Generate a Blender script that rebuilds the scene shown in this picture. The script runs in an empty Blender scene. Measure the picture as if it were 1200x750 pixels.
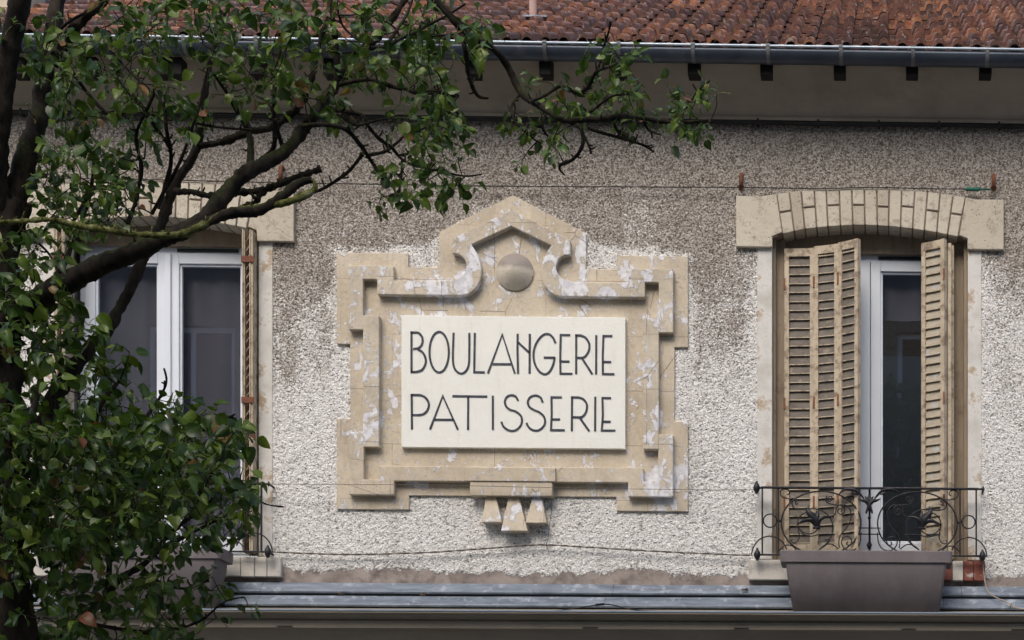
import bpy, bmesh, math, random
from math import sin, cos, pi, radians, sqrt
from mathutils import Vector, noise, Matrix
random.seed(7)
R = random.Random(11)
C = bpy.context.scene.collection
SC = bpy.context.scene

# ------------------------------------------------------------------ camera geometry
F = 2280.0; D = 12.0; EYE = 1.6
TH = math.atan(F / 65000.0)
PPX = 1035 + F * math.tan(TH); PPY = 1040.0
FW = Vector((sin(TH), cos(TH), 0)); RT = Vector((cos(TH), -sin(TH), 0))
def P(px, py, y=0.0):
    """world point on the plane Y=y that the photo shows at pixel (px,py) of 1200x750"""
    d = FW * F + RT * (px - PPX) + Vector((0, 0, 1)) * (PPY - py)
    t = (y + D) / d.y
    return Vector((0, -D, EYE)) + d * t
def X(px, y=0.0): return P(px, 500, y).x
def Z(py, y=0.0, px=700): return P(px, py, y).z

cam = bpy.data.cameras.new('camera'); co = bpy.data.objects.new('camera', cam); C.objects.link(co)
co.location = (0, -D, EYE); co.rotation_euler = (pi / 2, 0, -TH)
cam.lens = 36 * F / 1200; cam.sensor_width = 36
cam.shift_x = -(PPX - 600) / 1200; cam.shift_y = (PPY - 375) / 1200
cam.clip_end = 500; SC.camera = co

# ------------------------------------------------------------------ helpers
def tag(o, label=None, cat=None, group=None, kind=None):
    if label: o['label'] = label
    if cat: o['category'] = cat
    if group: o['group'] = group
    if kind: o['kind'] = kind
    return o
def empty(name, loc, label, cat, group=None):
    o = bpy.data.objects.new(name, None); C.objects.link(o); o.location = loc
    o.empty_display_size = .1
    return tag(o, label, cat, group)
def link(name, bm, mats, parent=None, smooth=False, bevel=0, seg=2, ang=35):
    me = bpy.data.meshes.new(name); bm.normal_update(); bm.to_mesh(me); bm.free()
    o = bpy.data.objects.new(name, me); C.objects.link(o)
    if not isinstance(mats, (list, tuple)): mats = [mats]
    for m in mats: me.materials.append(m)
    if smooth: me.polygons.foreach_set('use_smooth', [True] * len(me.polygons))
    if bevel:
        b = o.modifiers.new('bevel', 'BEVEL'); b.width = bevel; b.segments = seg
        b.limit_method = 'ANGLE'; b.angle_limit = radians(ang)
    if parent:
        o.parent = parent
        m = Matrix.Identity(4); p = parent
        chain = []
        while p: chain.append(p); p = p.parent
        for q in reversed(chain): m = m @ Matrix.Translation(q.location)
        # geometry is written in world coordinates: shift the mesh into the parent's frame
        me.transform(m.inverted())
    return o
def box(bm, x0, x1, y0, y1, z0, z1, mi=0):
    v = [bm.verts.new((x, y, z)) for x in (x0, x1) for y in (y0, y1) for z in (z0, z1)]
    for f in ((0, 1, 3, 2), (4, 6, 7, 5), (0, 4, 5, 1), (2, 3, 7, 6), (0, 2, 6, 4), (1, 5, 7, 3)):
        g = bm.faces.new([v[i] for i in f]); g.material_index = mi
    return v
def pbox(bm, px0, px1, py0, py1, yf, yb, ref=700, mi=0):
    return box(bm, X(px0, yf), X(px1, yf), yf, yb, Z(py1, yf, ref), Z(py0, yf, ref), mi)
def prism(bm, pts, yf, yb, mi=0):
    """pts = list of (x,z) world; solid between y=yf (front) and yb"""
    a = [bm.verts.new((x, yf, z)) for x, z in pts]; b = [bm.verts.new((x, yb, z)) for x, z in pts]
    n = len(pts); fs = []
    fs.append(bm.faces.new(a)); fs.append(bm.faces.new(list(reversed(b))))
    for i in range(n):
        fs.append(bm.faces.new((a[(i + 1) % n], a[i], b[i], b[(i + 1) % n])))
    for f in fs: f.material_index = mi
    bmesh.ops.recalc_face_normals(bm, faces=fs)
    return fs
def catmull(pts, n=6):
    out = []
    P_ = [pts[0]] + list(pts) + [pts[-1]]
    for i in range(1, len(P_) - 2):
        p0, p1, p2, p3 = P_[i - 1], P_[i], P_[i + 1], P_[i + 2]
        for k in range(n):
            t = k / n
            out.append(tuple(0.5 * ((2 * b) + (-a + c) * t + (2 * a - 5 * b + 4 * c - d) * t * t + (-a + 3 * b - 3 * c + d) * t ** 3)
                             for a, b, c, d in zip(p0, p1, p2, p3)))
    out.append(tuple(pts[-1])); return out
def tube(bm, pts, rad, seg=8, mi=0, cap=True, squash=1.0):
    """pts list of 3-vectors; rad float or list"""
    pts = [Vector(p) for p in pts]; n = len(pts)
    if not isinstance(rad, (list, tuple)): rad = [rad] * n
    rings = []; up = Vector((0.13, 1, 0.21)).normalized()
    for i, p in enumerate(pts):
        t = (pts[min(i + 1, n - 1)] - pts[max(i - 1, 0)])
        if t.length < 1e-9: t = Vector((0, 0, 1))
        t.normalize(); s = t.cross(up)
        if s.length < 1e-3: s = t.cross(Vector((1, 0, 0)))
        s.normalize(); u = s.cross(t); up = u
        rings.append([bm.verts.new(p + (s * cos(2 * pi * k / seg) + u * sin(2 * pi * k / seg) * squash) * rad[i]) for k in range(seg)])
    for a, b in zip(rings, rings[1:]):
        for k in range(seg):
            f = bm.faces.new((a[k], a[(k + 1) % seg], b[(k + 1) % seg], b[k])); f.material_index = mi; f.smooth = True
    if cap:
        for r, rev in ((rings[0], True), (rings[-1], False)):
            f = bm.faces.new(list(reversed(r)) if not rev else r); f.material_index = mi
            f.normal_flip() if not rev else None
    return rings
def new(): return bmesh.new()

# ------------------------------------------------------------------ materials
class N:
    def __init__(s, name):
        s.m = bpy.data.materials.new(name); s.m.use_nodes = True
        s.t = s.m.node_tree; s.b = s.t.nodes['Principled BSDF']; s.out = s.t.nodes['Material Output']
        s.co = s.t.nodes.new('ShaderNodeTexCoord').outputs['Object']
    def n(s, typ, **k):
        x = s.t.nodes.new(typ)
        for a, v in k.items():
            if a.startswith('i_'): x.inputs[a[2:].replace('_', ' ')].default_value = v
            else: setattr(x, a, v)
        return x
    def l(s, a, b): s.t.links.new(a, b); return s
    def map(s, scale=(1, 1, 1)):
        m = s.n('ShaderNodeMapping'); m.inputs['Scale'].default_value = scale; s.l(s.co, m.inputs['Vector']); return m.outputs[0]
    def noise(s, sc, det=4, rough=.55, vec=None, dist=0):
        x = s.n('ShaderNodeTexNoise'); x.inputs['Scale'].default_value = sc; x.inputs['Detail'].default_value = det
        x.inputs['Roughness'].default_value = rough; x.inputs['Distortion'].default_value = dist
        s.l(vec or s.co, x.inputs['Vector']); return x.outputs['Fac']
    def voro(s, sc, feat='F1', vec=None, out='Distance'):
        x = s.n('ShaderNodeTexVoronoi'); x.feature = feat; x.inputs['Scale'].default_value = sc
        s.l(vec or s.co, x.inputs['Vector']); return x.outputs[out]
    def ramp(s, fac, stops):
        x = s.n('ShaderNodeValToRGB'); cr = x.color_ramp
        while len(cr.elements) < len(stops): cr.elements.new(.5)
        for e, (p, c) in zip(cr.elements, stops):
            e.position = p; e.color = (c, c, c, 1) if isinstance(c, (int, float)) else (*c, 1)
        s.l(fac, x.inputs['Fac']); return x.outputs['Color']
    def mix(s, f, a, b, mode='MIX'):
        x = s.n('ShaderNodeMix', data_type='RGBA', blend_type=mode)
        for sock, v in ((x.inputs['Factor'], f), (x.inputs['A'], a), (x.inputs['B'], b)):
            if isinstance(v, (int, float)): sock.default_value = v if sock.name == 'Factor' else (v, v, v, 1)
            elif isinstance(v, tuple): sock.default_value = (*v, 1)
            else: s.l(v, sock)
        # factor socket may be ambiguous by name: make sure the float one is used
        return x.outputs['Result'] if x.outputs['Result'].type == 'RGBA' else x.outputs[2]
    def math(s, op, a, b=0.0, clamp=False):
        x = s.n('ShaderNodeMath', operation=op, use_clamp=clamp)
        for i, v in enumerate((a, b)):
            if isinstance(v, (int, float)): x.inputs[i].default_value = v
            else: s.l(v, x.inputs[i])
        return x.outputs[0]
    def attr(s, name):
        x = s.n('ShaderNodeAttribute'); x.attribute_name = name; return x.outputs['Fac']
    def island(s): return s.n('ShaderNodeNewGeometry').outputs['Random Per Island']
    def bump(s, h, dist=.003, strength=1.0, prev=None):
        x = s.n('ShaderNodeBump'); x.inputs['Distance'].default_value = dist; x.inputs['Strength'].default_value = strength
        s.l(h, x.inputs['Height'])
        if prev: s.l(prev, x.inputs['Normal'])
        s.l(x.outputs[0], s.b.inputs['Normal']); return x.outputs[0]
    def fin(s, col=None, rough=.8, metal=0.0, spec=.4):
        if col is not None:
            if isinstance(col, tuple): s.b.inputs['Base Color'].default_value = (*col, 1)
            else: s.l(col, s.b.inputs['Base Color'])
        if isinstance(rough, (int, float)): s.b.inputs['Roughness'].default_value = rough
        else: s.l(rough, s.b.inputs['Roughness'])
        s.b.inputs['Metallic'].default_value = metal; s.b.inputs['Specular IOR Level'].default_value = spec
        return s.m

# fix for Mix node sockets (color version)
def _mix(s, f, a, b, mode='MIX'):
    x = s.t.nodes.new('ShaderNodeMix'); x.data_type = 'RGBA'; x.blend_type = mode
    fs, as_, bs = x.inputs[0], x.inputs[6], x.inputs[7]
    if isinstance(f, (int, float)): fs.default_value = f
    else: s.l(f, fs)
    for sock, v in ((as_, a), (bs, b)):
        if isinstance(v, (int, float)): sock.default_value = (v, v, v, 1)
        elif isinstance(v, tuple): sock.default_value = (*v, 1)
        else: s.l(v, sock)
    return x.outputs[2]
N.mix = _mix

def m_stucco():
    s = N('roughcast_render')
    rel = s.attr('relief'); paint = s.attr('paint')
    g = s.noise(105, 3, .7); v = s.voro(75)
    agg = s.ramp(g, [(.35, (.075, .061, .05)), (.44, (.20, .172, .145)), (.52, (.40, .365, .325)), (.66, (.63, .60, .555))])
    big = s.noise(1.1, 4)
    agg = s.mix(s.ramp(big, [(.35, 0.0), (.7, .25)]), agg, (.20, .17, .145))
    sp = s.ramp(s.noise(120, 3, .7), [(.33, (.22, .20, .175)), (.42, (.68, .67, .645)), (.58, (.86, .855, .835))])
    gg = s.noise(85, 3, .75)
    pm = s.math('ADD', paint, s.math('MULTIPLY', s.math('SUBTRACT', gg, .5), 2.4))
    pm = s.math('ADD', pm, s.math('MULTIPLY', s.math('SUBTRACT', s.noise(9, 5, .7), .5), .8))
    pm = s.ramp(pm, [(.40, 0.0), (.60, 1.0)])
    col = s.mix(pm, agg, sp)
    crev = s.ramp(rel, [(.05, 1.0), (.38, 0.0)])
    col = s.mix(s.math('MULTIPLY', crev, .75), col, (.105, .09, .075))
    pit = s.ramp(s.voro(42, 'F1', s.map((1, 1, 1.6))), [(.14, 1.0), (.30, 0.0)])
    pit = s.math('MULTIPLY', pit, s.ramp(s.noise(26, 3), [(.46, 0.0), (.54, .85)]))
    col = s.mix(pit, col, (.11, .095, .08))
    streak = s.noise(3.0, 4, .6, s.map((3.2, 1, .35)))
    col = s.mix(s.ramp(streak, [(.52, 0.0), (.75, .28)]), col, (.20, .175, .15))
    s.bump(s.math('SUBTRACT', s.math('ADD', g, s.math('MULTIPLY', v, .7)), pit), .008, 1.0)
    return s.fin(col, .93, spec=.2)
def m_stone(name='moulding_stone', base=((.49, .425, .325), (.66, .59, .475)), patch=.575):
    s = N(name)
    n1 = s.noise(2.4, 5, .6); n2 = s.noise(38, 4, .6)
    col = s.mix(s.ramp(n1, [(.3, 0.0), (.7, 1.0)]), base[0], base[1])
    col = s.mix(s.ramp(n2, [(.4, 0.0), (.75, .35)]), col, (.30, .23, .16))
    grime = s.noise(5.5, 5, .7, s.map((1, 1, .6)))
    col = s.mix(s.ramp(grime, [(.5, 0.0), (.72, .5)]), col, (.29, .235, .185))
    # flaking white paint with crisp, irregular edges
    p = s.noise(9.5, 7, .68, s.map((1, 1, .8)), .5); p2 = s.noise(1.6, 2)
    f = s.math('ADD', p, s.math('MULTIPLY', s.math('SUBTRACT', p2, .5), .42))
    f = s.math('MAXIMUM', f, s.math('SUBTRACT', s.noise(24, 6, .7), .045))
    pk = s.ramp(f, [(patch - .012, 0.0), (patch + .006, 1.0)])
    pc = s.ramp(s.noise(30, 3), [(.35, (.56, .56, .585)), (.65, (.76, .76, .785))])
    col = s.mix(pk, col, pc)
    pits = s.ramp(s.voro(48), [(.05, 1.0), (.13, 0.0)])
    pitm = s.math('MULTIPLY', pits, s.ramp(s.noise(7, 2), [(.5, 0.0), (.62, 1.0)]))
    col = s.mix(pitm, col, (.12, .095, .07))
    crk = s.ramp(s.voro(2.1, 'DISTANCE_TO_EDGE', s.map((1, 1, 1))), [(.0, 1.0), (.004, 0.0)])
    crk = s.math('MULTIPLY', crk, s.ramp(s.noise(3, 2), [(.54, 0.0), (.57, .7)]))
    col = s.mix(crk, col, (.11, .085, .06))
    br = s.n('ShaderNodeTexBrick'); mp = s.n('ShaderNodeMapping'); mp.inputs['Rotation'].default_value = (radians(90), 0, 0); mp.inputs['Location'].default_value = (.11, .07, 0)
    s.l(s.co, mp.inputs['Vector']); s.l(mp.outputs[0], br.inputs['Vector'])
    br.inputs['Scale'].default_value = 1; br.inputs['Brick Width'].default_value = .62; br.inputs['Row Height'].default_value = .335; br.inputs['Mortar Size'].default_value = .0016; br.inputs['Mortar Smooth'].default_value = 0
    jn = s.math('MULTIPLY', br.outputs['Fac'], s.ramp(s.noise(5, 3), [(.42, .1), (.56, .8)]))
    col = s.mix(jn, col, (.15, .115, .085))
    h = s.math('ADD', s.math('MULTIPLY', n2, .5), s.math('MULTIPLY', pk, .6))
    h = s.math('SUBTRACT', h, s.math('ADD', pitm, crk))
    s.bump(h, .0035, .9)
    return s.fin(col, .88, spec=.25)
def m_panel():
    s = N('painted_panel')
    n = s.noise(6, 5, .6); f = s.noise(60, 4, .6, s.map((.8, 1, 1)))
    col = s.mix(n, (.75, .75, .69), (.84, .845, .80))
    col = s.mix(s.ramp(s.noise(2.2, 5, .7, s.map((1.5, 1, .6))), [(.56, 0.0), (.8, .45)]), col, (.58, .56, .49))
    col = s.mix(s.ramp(s.noise(14, 6, .75, s.map((1.6, 1, .25))), [(.55, 0.0), (.8, .4)]), col, (.52, .49, .41))
    s.bump(f, .0022, .9)
    return s.fin(col, .8, spec=.25)
def m_flat(name, c1, c2, sc=8, rough=.7, metal=0.0, bd=.001, bsc=60, spec=.4, dirt=None, map_=(1, 1, 1)):
    s = N(name); n = s.noise(sc, 5, .62, s.map(map_))
    col = s.mix(s.ramp(n, [(.3, 0.0), (.7, 1.0)]), c1, c2)
    if dirt:
        dc, lo, hi, amt, dsc = dirt
        col = s.mix(s.ramp(s.noise(dsc, 6, .7), [(lo, 0.0), (hi, amt)]), col, dc)
    s.bump(s.noise(bsc, 4, .6), bd, .8)
    return s.fin(col, rough, metal, spec)

M = {}
M['stucco'] = m_stucco()
M['stone'] = m_stone()
M['worn'] = m_stone('moulding_stone_worn', base=((.47, .41, .32), (.66, .60, .49)), patch=.545)
M['panel'] = m_panel()
M['dark'] = m_flat('tarred_wood', (.006, .005, .005), (.014, .012, .011), 12, .9)
M['letter'] = m_flat('letter_paint', (.022, .028, .045), (.040, .048, .068), 40, .55, bd=.0003, dirt=((.10, .11, .13), .52, .66, .6, 30))
M['lintel'] = m_flat('lintel_stone', (.47, .41, .31), (.60, .54, .43), 5, .88, bd=.003, bsc=45,
                     dirt=((.30, .25, .19), .5, .75, .6, 6))
def m_lintel():
    s = N('lintel_stone'); rr = s.n('ShaderNodeNewGeometry').outputs['Random Per Island']
    col = s.mix(s.noise(5, 5, .65), (.47, .425, .345), (.63, .585, .49))
    col = s.mix(s.ramp(rr, [(0.0, .55), (.5, 0.0)]), col, (.36, .305, .235))
    col = s.mix(s.ramp(s.noise(16, 6, .75), [(.52, 0.0), (.66, .7)]), col, (.27, .22, .17))
    pit = s.math('MULTIPLY', s.ramp(s.voro(60), [(.1, 1.0), (.22, 0.0)]), s.ramp(s.noise(11, 3), [(.5, 0.0), (.58, 1.0)]))
    col = s.mix(pit, col, (.16, .13, .10))
    s.bump(s.math('SUBTRACT', s.noise(40, 5, .7), pit), .005, 1.0)
    return s.fin(col, .9, spec=.2)
M['lintel'] = m_lintel()
M['mortar'] = m_flat('mortar', (.20, .16, .13), (.27, .22, .18), 20, .95, bd=.002)
M['jamb'] = m_flat('jamb_paint', (.50, .48, .43), (.76, .76, .74), 6, .85, bd=.003, bsc=35,
                   dirt=((.36, .25, .14), .535, .62, .85, 6))
M['sill'] = m_flat('sill_stone', (.52, .49, .43), (.70, .68, .63), 7, .88, bd=.003, bsc=40, dirt=((.24, .2, .17), .5, .7, .7, 7))
M['brick'] = m_flat('sill_brick', (.17, .05, .036), (.25, .095, .07), 12, .88, bd=.003, bsc=50, dirt=((.55, .52, .48), .56, .64, .9, 9))
M['cement'] = m_flat('cement_band', (.22, .185, .165), (.38, .33, .30), 7, .92, bd=.006, bsc=18, dirt=((.13, .105, .095), .48, .66, .85, 11))
M['cove'] = m_flat('eaves_plaster', (.35, .30, .235), (.43, .375, .30), 2.5, .92, bd=.002, bsc=30, dirt=((.20, .165, .13), .5, .8, .6, 3), map_=(1, 1, 2))
M['body'] = m_flat('house_plaster', (.42, .39, .35), (.5, .47, .43), 3, .9)
M['zinc'] = m_flat('zinc', (.095, .118, .15), (.235, .275, .33), 7, .55, .15, bd=.004, bsc=9, map_=(.7, 1, 5),
                   dirt=((.42, .46, .52), .54, .66, .7, 13))
M['zincdark'] = m_flat('gutter_zinc', (.042, .054, .075), (.072, .086, .112), 6, .42, .5, bd=.001, bsc=8, dirt=((.16, .165, .17), .55, .75, .4, 9))
M['rim'] = m_flat('zinc_rim', (.34, .42, .50), (.50, .57, .64), 6, .35, .3)
M['strap'] = m_flat('strap_zinc', (.09, .095, .105), (.16, .165, .175), 6, .5, .2)
M['iron'] = m_flat('wrought_iron', (.012, .012, .016), (.028, .028, .034), 30, .45, .3, bd=.0006, bsc=200)
M['rust'] = m_flat('rusty_iron', (.13, .05, .03), (.22, .09, .05), 40, .85, bd=.001, bsc=150)
M['pvc'] = m_flat('white_window_plastic', (.68, .73, .80), (.74, .79, .86), 3, .35, bd=.0002, bsc=20)
M['slotdark'] = m_flat('dark_slot', (.015, .015, .016), (.02, .02, .02), 10, .6)
M['wood'] = m_flat('brown_wood', (.21, .165, .115), (.31, .25, .18), 6, .7, bd=.001, bsc=80, map_=(6, 6, .6), dirt=((.12, .075, .05), .55, .7, .6, 8))
M['shut'] = m_flat('shutter_paint', (.42, .35, .255), (.57, .49, .37), 8, .75, bd=.002, bsc=60, map_=(3, 3, .8), dirt=((.20, .145, .10), .49, .62, .85, 18))
M['slat'] = m_flat('shutter_slat', (.115, .10, .086), (.19, .168, .143), 12, .85, bd=.002, bsc=70, map_=(1, 1, 2.5), dirt=((.38, .31, .22), .56, .7, .7, 16))
M['slat2'] = m_flat('shutter_slat_bleached', (.34, .30, .23), (.47, .42, .33), 12, .85, bd=.002, bsc=60, map_=(1, 1, 2.5), dirt=((.40, .46, .55), .57, .64, .8, 12))
M['planter'] = m_flat('planter_plastic', (.135, .118, .125), (.165, .145, .152), 5, .62, bd=.0006, bsc=250, dirt=((.235, .215, .21), .46, .72, .55, 5), map_=(2, 1, .3))
M['cord'] = m_flat('rusted_wire', (.09, .075, .06), (.16, .13, .1), 50, .8)
M['black'] = m_flat('black_cable', (.010, .010, .011), (.02, .02, .02), 10, .6)
M['green'] = m_flat('green_plastic', (.01, .10, .07), (.02, .14, .1), 30, .5)
M['beige'] = m_flat('beige_cable', (.30, .25, .19), (.38, .32, .25), 30, .6)
M['cornice'] = m_flat('shop_cornice_paint', (.215, .19, .15), (.26, .23, .185), 3, .7, bd=.001, bsc=20, dirt=((.15, .13, .105), .5, .75, .5, 3), map_=(.5, 1, 3))
M['curtain'] = m_flat('grey_blind', (.15, .143, .165), (.19, .182, .205), 2.5, .9, bd=.002, bsc=12)
M['asphalt'] = m_flat('asphalt', (.045, .045, .047), (.06, .06, .06), 2, .9, bd=.003, bsc=90)
M['paving'] = m_flat('pavement_concrete', (.25, .24, .22), (.33, .32, .3), 2, .9, bd=.002, bsc=50)
M['kerb'] = m_flat('kerb_granite', (.3, .3, .3), (.4, .4, .39), 20, .85)
M['mark'] = m_flat('road_paint', (.7, .7, .68), (.8, .8, .78), 10, .7)
M['ground'] = m_flat('ground_soil', (.12, .11, .09), (.18, .16, .12), 1, .95)
M['opp'] = m_flat('opposite_facade', (.20, .19, .18), (.26, .25, .235), 1.5, .9, bd=.003, bsc=20)
M['oppdark'] = m_flat('opposite_window_dark', (.02, .022, .026), (.03, .032, .036), 3, .25)
M['slate'] = m_flat('slate_roof', (.06, .062, .07), (.09, .09, .1), 5, .7)

def m_tile():
    s = N('clay_roof_tile'); r = s.island()
    col = s.ramp(r, [(0.0, (.085, .050, .046)), (.2, (.22, .10, .07)), (.42, (.12, .07, .066)), (.6, (.34, .15, .085)), (.8, (.17, .095, .08)), (1.0, (.46, .21, .11))])
    col = s.mix(s.ramp(s.noise(22, 5, .7), [(.49, 0.0), (.62, .85)]), col, (.06, .045, .045))
    col = s.mix(s.ramp(s.noise(38, 5, .7), [(.585, 0.0), (.64, .9)]), col, (.46, .40, .39))
    col = s.mix(s.ramp(s.noise(4, 4, .7), [(.55, 0.0), (.7, .5)]), col, (.09, .085, .055))
    s.bump(s.noise(90, 4, .6), .003, .8)
    return s.fin(col, .8, spec=.35)
M['tile'] = m_tile()
def m_glass():
    s = N('window_glass')
    s.t.nodes.remove(s.b)
    tr = s.n('ShaderNodeBsdfTransparent'); tr.inputs[0].default_value = (.84, .85, .87, 1)
    gl = s.n('ShaderNodeBsdfGlossy'); gl.inputs['Roughness'].default_value = .01; gl.inputs[0].default_value = (.9, .95, 1, 1)
    lw = s.n('ShaderNodeLayerWeight'); lw.inputs[0].default_value = .5
    fac = s.math('ADD', s.math('MULTIPLY', s.math('POWER', lw.outputs['Facing'], 4.0), .8), .10)
    b = s.n('ShaderNodeBump'); b.inputs['Distance'].default_value = .001; b.inputs['Strength'].default_value = .12
    s.l(s.noise(1.8, 2), b.inputs['Height']); s.l(b.outputs[0], gl.inputs['Normal'])
    mx = s.n('ShaderNodeMixShader'); s.l(fac, mx.inputs[0]); s.l(tr.outputs[0], mx.inputs[1]); s.l(gl.outputs[0], mx.inputs[2])
    s.l(mx.outputs[0], s.out.inputs[0]); return s.m
M['glass'] = m_glass()
def m_bark():
    s = N('bark')
    n = s.noise(14, 6, .7, s.map((1, 1, .45))); g = s.noise(6, 4, .6)
    col = s.mix(s.ramp(n, [(.35, 0.0), (.7, 1.0)]), (.007, .006, .005), (.045, .037, .030))
    nz = s.n('ShaderNodeSeparateXYZ'); geo = s.n('ShaderNodeNewGeometry'); s.l(geo.outputs['Normal'], nz.inputs[0])
    up = s.math('ADD', nz.outputs['Z'], s.math('MULTIPLY', s.math('SUBTRACT', g, .5), 3.2))
    moss = s.ramp(up, [(.30, 0.0), (.75, .8)])
    mc = s.ramp(s.noise(45, 4, .7), [(.35, (.012, .016, .005)), (.6, (.038, .046, .014)), (.78, (.13, .14, .07))])
    col = s.mix(moss, col, mc)
    s.bump(n, .012, 1.0)
    return s.fin(col, .95, spec=.15)
M['bark'] = m_bark()
def m_lich():
    s = N('lichen_bark')
    col = s.ramp(s.noise(28, 5, .7), [(.34, (.02, .018, .012)), (.46, (.075, .08, .022)), (.60, (.15, .16, .06)), (.72, (.30, .31, .21))])
    s.bump(s.noise(60, 5, .7), .008, 1.0)
    return s.fin(col, .95, spec=.1)
M['lichen'] = m_lich()
def m_leaf():
    s = N('leaf'); r = s.island()
    col = s.ramp(r, [(0.0, (.014, .034, .008)), (.3, (.028, .065, .009)), (.55, (.062, .122, .012)), (.85, (.13, .20, .018)),
                     (.972, (.13, .17, .02)), (.982, (.24, .12, .03)), (1.0, (.22, .05, .025))])
    v = s.attr('vein')
    col = s.mix(s.math('MULTIPLY', v, .35), col, (.16, .22, .08))
    col = s.mix(s.ramp(s.noise(60, 3), [(.45, 0.0), (.75, .4)]), col, (.012, .03, .006))
    s.bump(s.math('ADD', s.noise(120, 2), v), .001, .5)
    s.l(col, s.b.inputs['Base Color']); s.b.inputs['Roughness'].default_value = .36
    s.b.inputs['Specular IOR Level'].default_value = .38
    tl = s.n('ShaderNodeBsdfTranslucent')
    s.l(s.mix(.5, col, (.07, .14, .005)), tl.inputs[0])
    mx = s.n('ShaderNodeMixShader'); mx.inputs[0].default_value = .28
    s.l(s.b.outputs[0], mx.inputs[1]); s.l(tl.outputs[0], mx.inputs[2]); s.l(mx.outputs[0], s.out.inputs[0])
    return s.m
M['leaf'] = m_leaf()

# ------------------------------------------------------------------ world, sun
w = bpy.data.worlds.new('World'); SC.world = w; w.use_nodes = True
SUN_EL, SUN_AZ = 46, -14       # azimuth: degrees east of the direction the facade faces
bg = w.node_tree.nodes['Background']; sky = w.node_tree.nodes.new('ShaderNodeTexSky')
sky.sky_type = 'NISHITA'; sky.sun_disc = False; sky.sun_elevation = radians(SUN_EL)
sky.air_density = 1.0; sky.dust_density = 4.0; sky.ozone_density = 1.0
w.node_tree.links.new(sky.outputs[0], bg.inputs[0]); bg.inputs[1].default_value = 0.15
sl = bpy.data.lights.new('sun', 'SUN'); sl.energy = 0.8; sl.angle = radians(32); sl.color = (1, .96, .9)
so = bpy.data.objects.new('sun', sl); C.objects.link(so)
az = radians(SUN_AZ); el = radians(SUN_EL)
sd = Vector((sin(az) * cos(el), -cos(az) * cos(el), sin(el)))     # towards the sun: in front of the facade
so.rotation_euler = sd.to_track_quat('Z', 'Y').to_euler(); so.location = (0, -20, 20)
sky.sun_rotation = math.atan2(sd.x, sd.y)
SC.view_settings.view_transform = 'Standard'; SC.view_settings.look = 'None'
SC.view_settings.exposure = 0.60
SC.view_settings.gamma = 1

# ------------------------------------------------------------------ ground
def struct(name, bm, m): return tag(link(name, bm, m), kind='structure')
b = new(); box(b, -60, 60, -80, 60, -.6, -.16); struct('ground', b, M['ground'])
b = new(); box(b, -40, 40, -4.2, .0, -.16, 0); struct('pavement', b, M['paving'])
b = new()
for i in range(-40, 40): box(b, i + .004, i + .996, -4.36, -4.203, -.16, .004)
struct('kerb', b, M['kerb'])
b = new(); box(b, -40, 40, -10.4, -4.363, -.158, -.12); struct('road', b, M['asphalt'])
b = new()
for i in range(-10, 10): box(b, i * 4, i * 4 + 2, -7.45, -7.33, -.119, -.115)
struct('road_marking', b, M['mark'])
b = new()
for i in range(-40, 40): box(b, i + .004, i + .996, -10.56, -10.403, -.16, .004)
struct('far_kerb', b, M['kerb'])
b = new(); box(b, -40, 40, -15, -10.563, -.16, 0); struct('far_pavement', b, M['paving'])

# ------------------------------------------------------------------ house
SH = X(905) - X(69)      # distance between the two windows
XL, XR = X(-230), X(1480)
house = empty('house', ((XL + XR) / 2, .3, 0), 'rendered two storey house with tiled roof, two tall windows and zinc ledge', 'house')
zT = Z(141, 0, 700)      # top of the roughcast
zB = Z(686, 0, 700)      # bottom of the cement band
zArch = Z(262, 0, 1020)
WZ0 = Z(656, 0, 1015)    # window sill level
WZ1 = Z(289, 0, 1015)    # jamb top
win = [(X(905), X(1134)), (X(905) - SH, X(1134) - SH)]
jw0, jw1 = X(905) - X(887.6), X(1150) - X(1134)
# core wall with the two openings
b = new()
xs = [XL, win[1][0] - .004, win[1][1] + .004, win[0][0] - .004, win[0][1] + .004, XR]
topz = Z(75, 0)
for i in range(5):
    if i in (1, 3):
        box(b, xs[i], xs[i + 1], 0, .32, 0 + 2.95, WZ0 - .10); box(b, xs[i], xs[i + 1], 0, .32, zArch + .002, topz)
    else: box(b, xs[i], xs[i + 1], 0, .32, 2.95, topz)
link('wall', b, M['body'], house)
# ground floor: shop front (below the frame)
b = new()
box(b, XL, XL + .6, -.05, .3, 0, 2.95); box(b, XR - .6, XR, -.05, .3, 0, 2.95); box(b, XL + .6, XR - .6, .05, .3, 0, .5)
for k in range(1, 5):
    x = XL + .6 + (XR - XL - 1.2) * k / 5; box(b, x - .05, x + .05, -.02, .12, .5, 2.95)
link('shop_front', b, M['cornice'], house, bevel=.006)
b = new(); box(b, XL + .6, XR - .6, .06, .07, .5, 2.95); link('shop_glass', b, M['oppdark'], house)
b = new(); box(b, XL, XL + .25, .33, 6.5, 0, topz); box(b, XR - .25, XR, .33, 6.5, 0, topz); box(b, XL, XR, 6.5, 6.8, 0, topz)
link('side_wall', b, M['body'], house)

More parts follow.
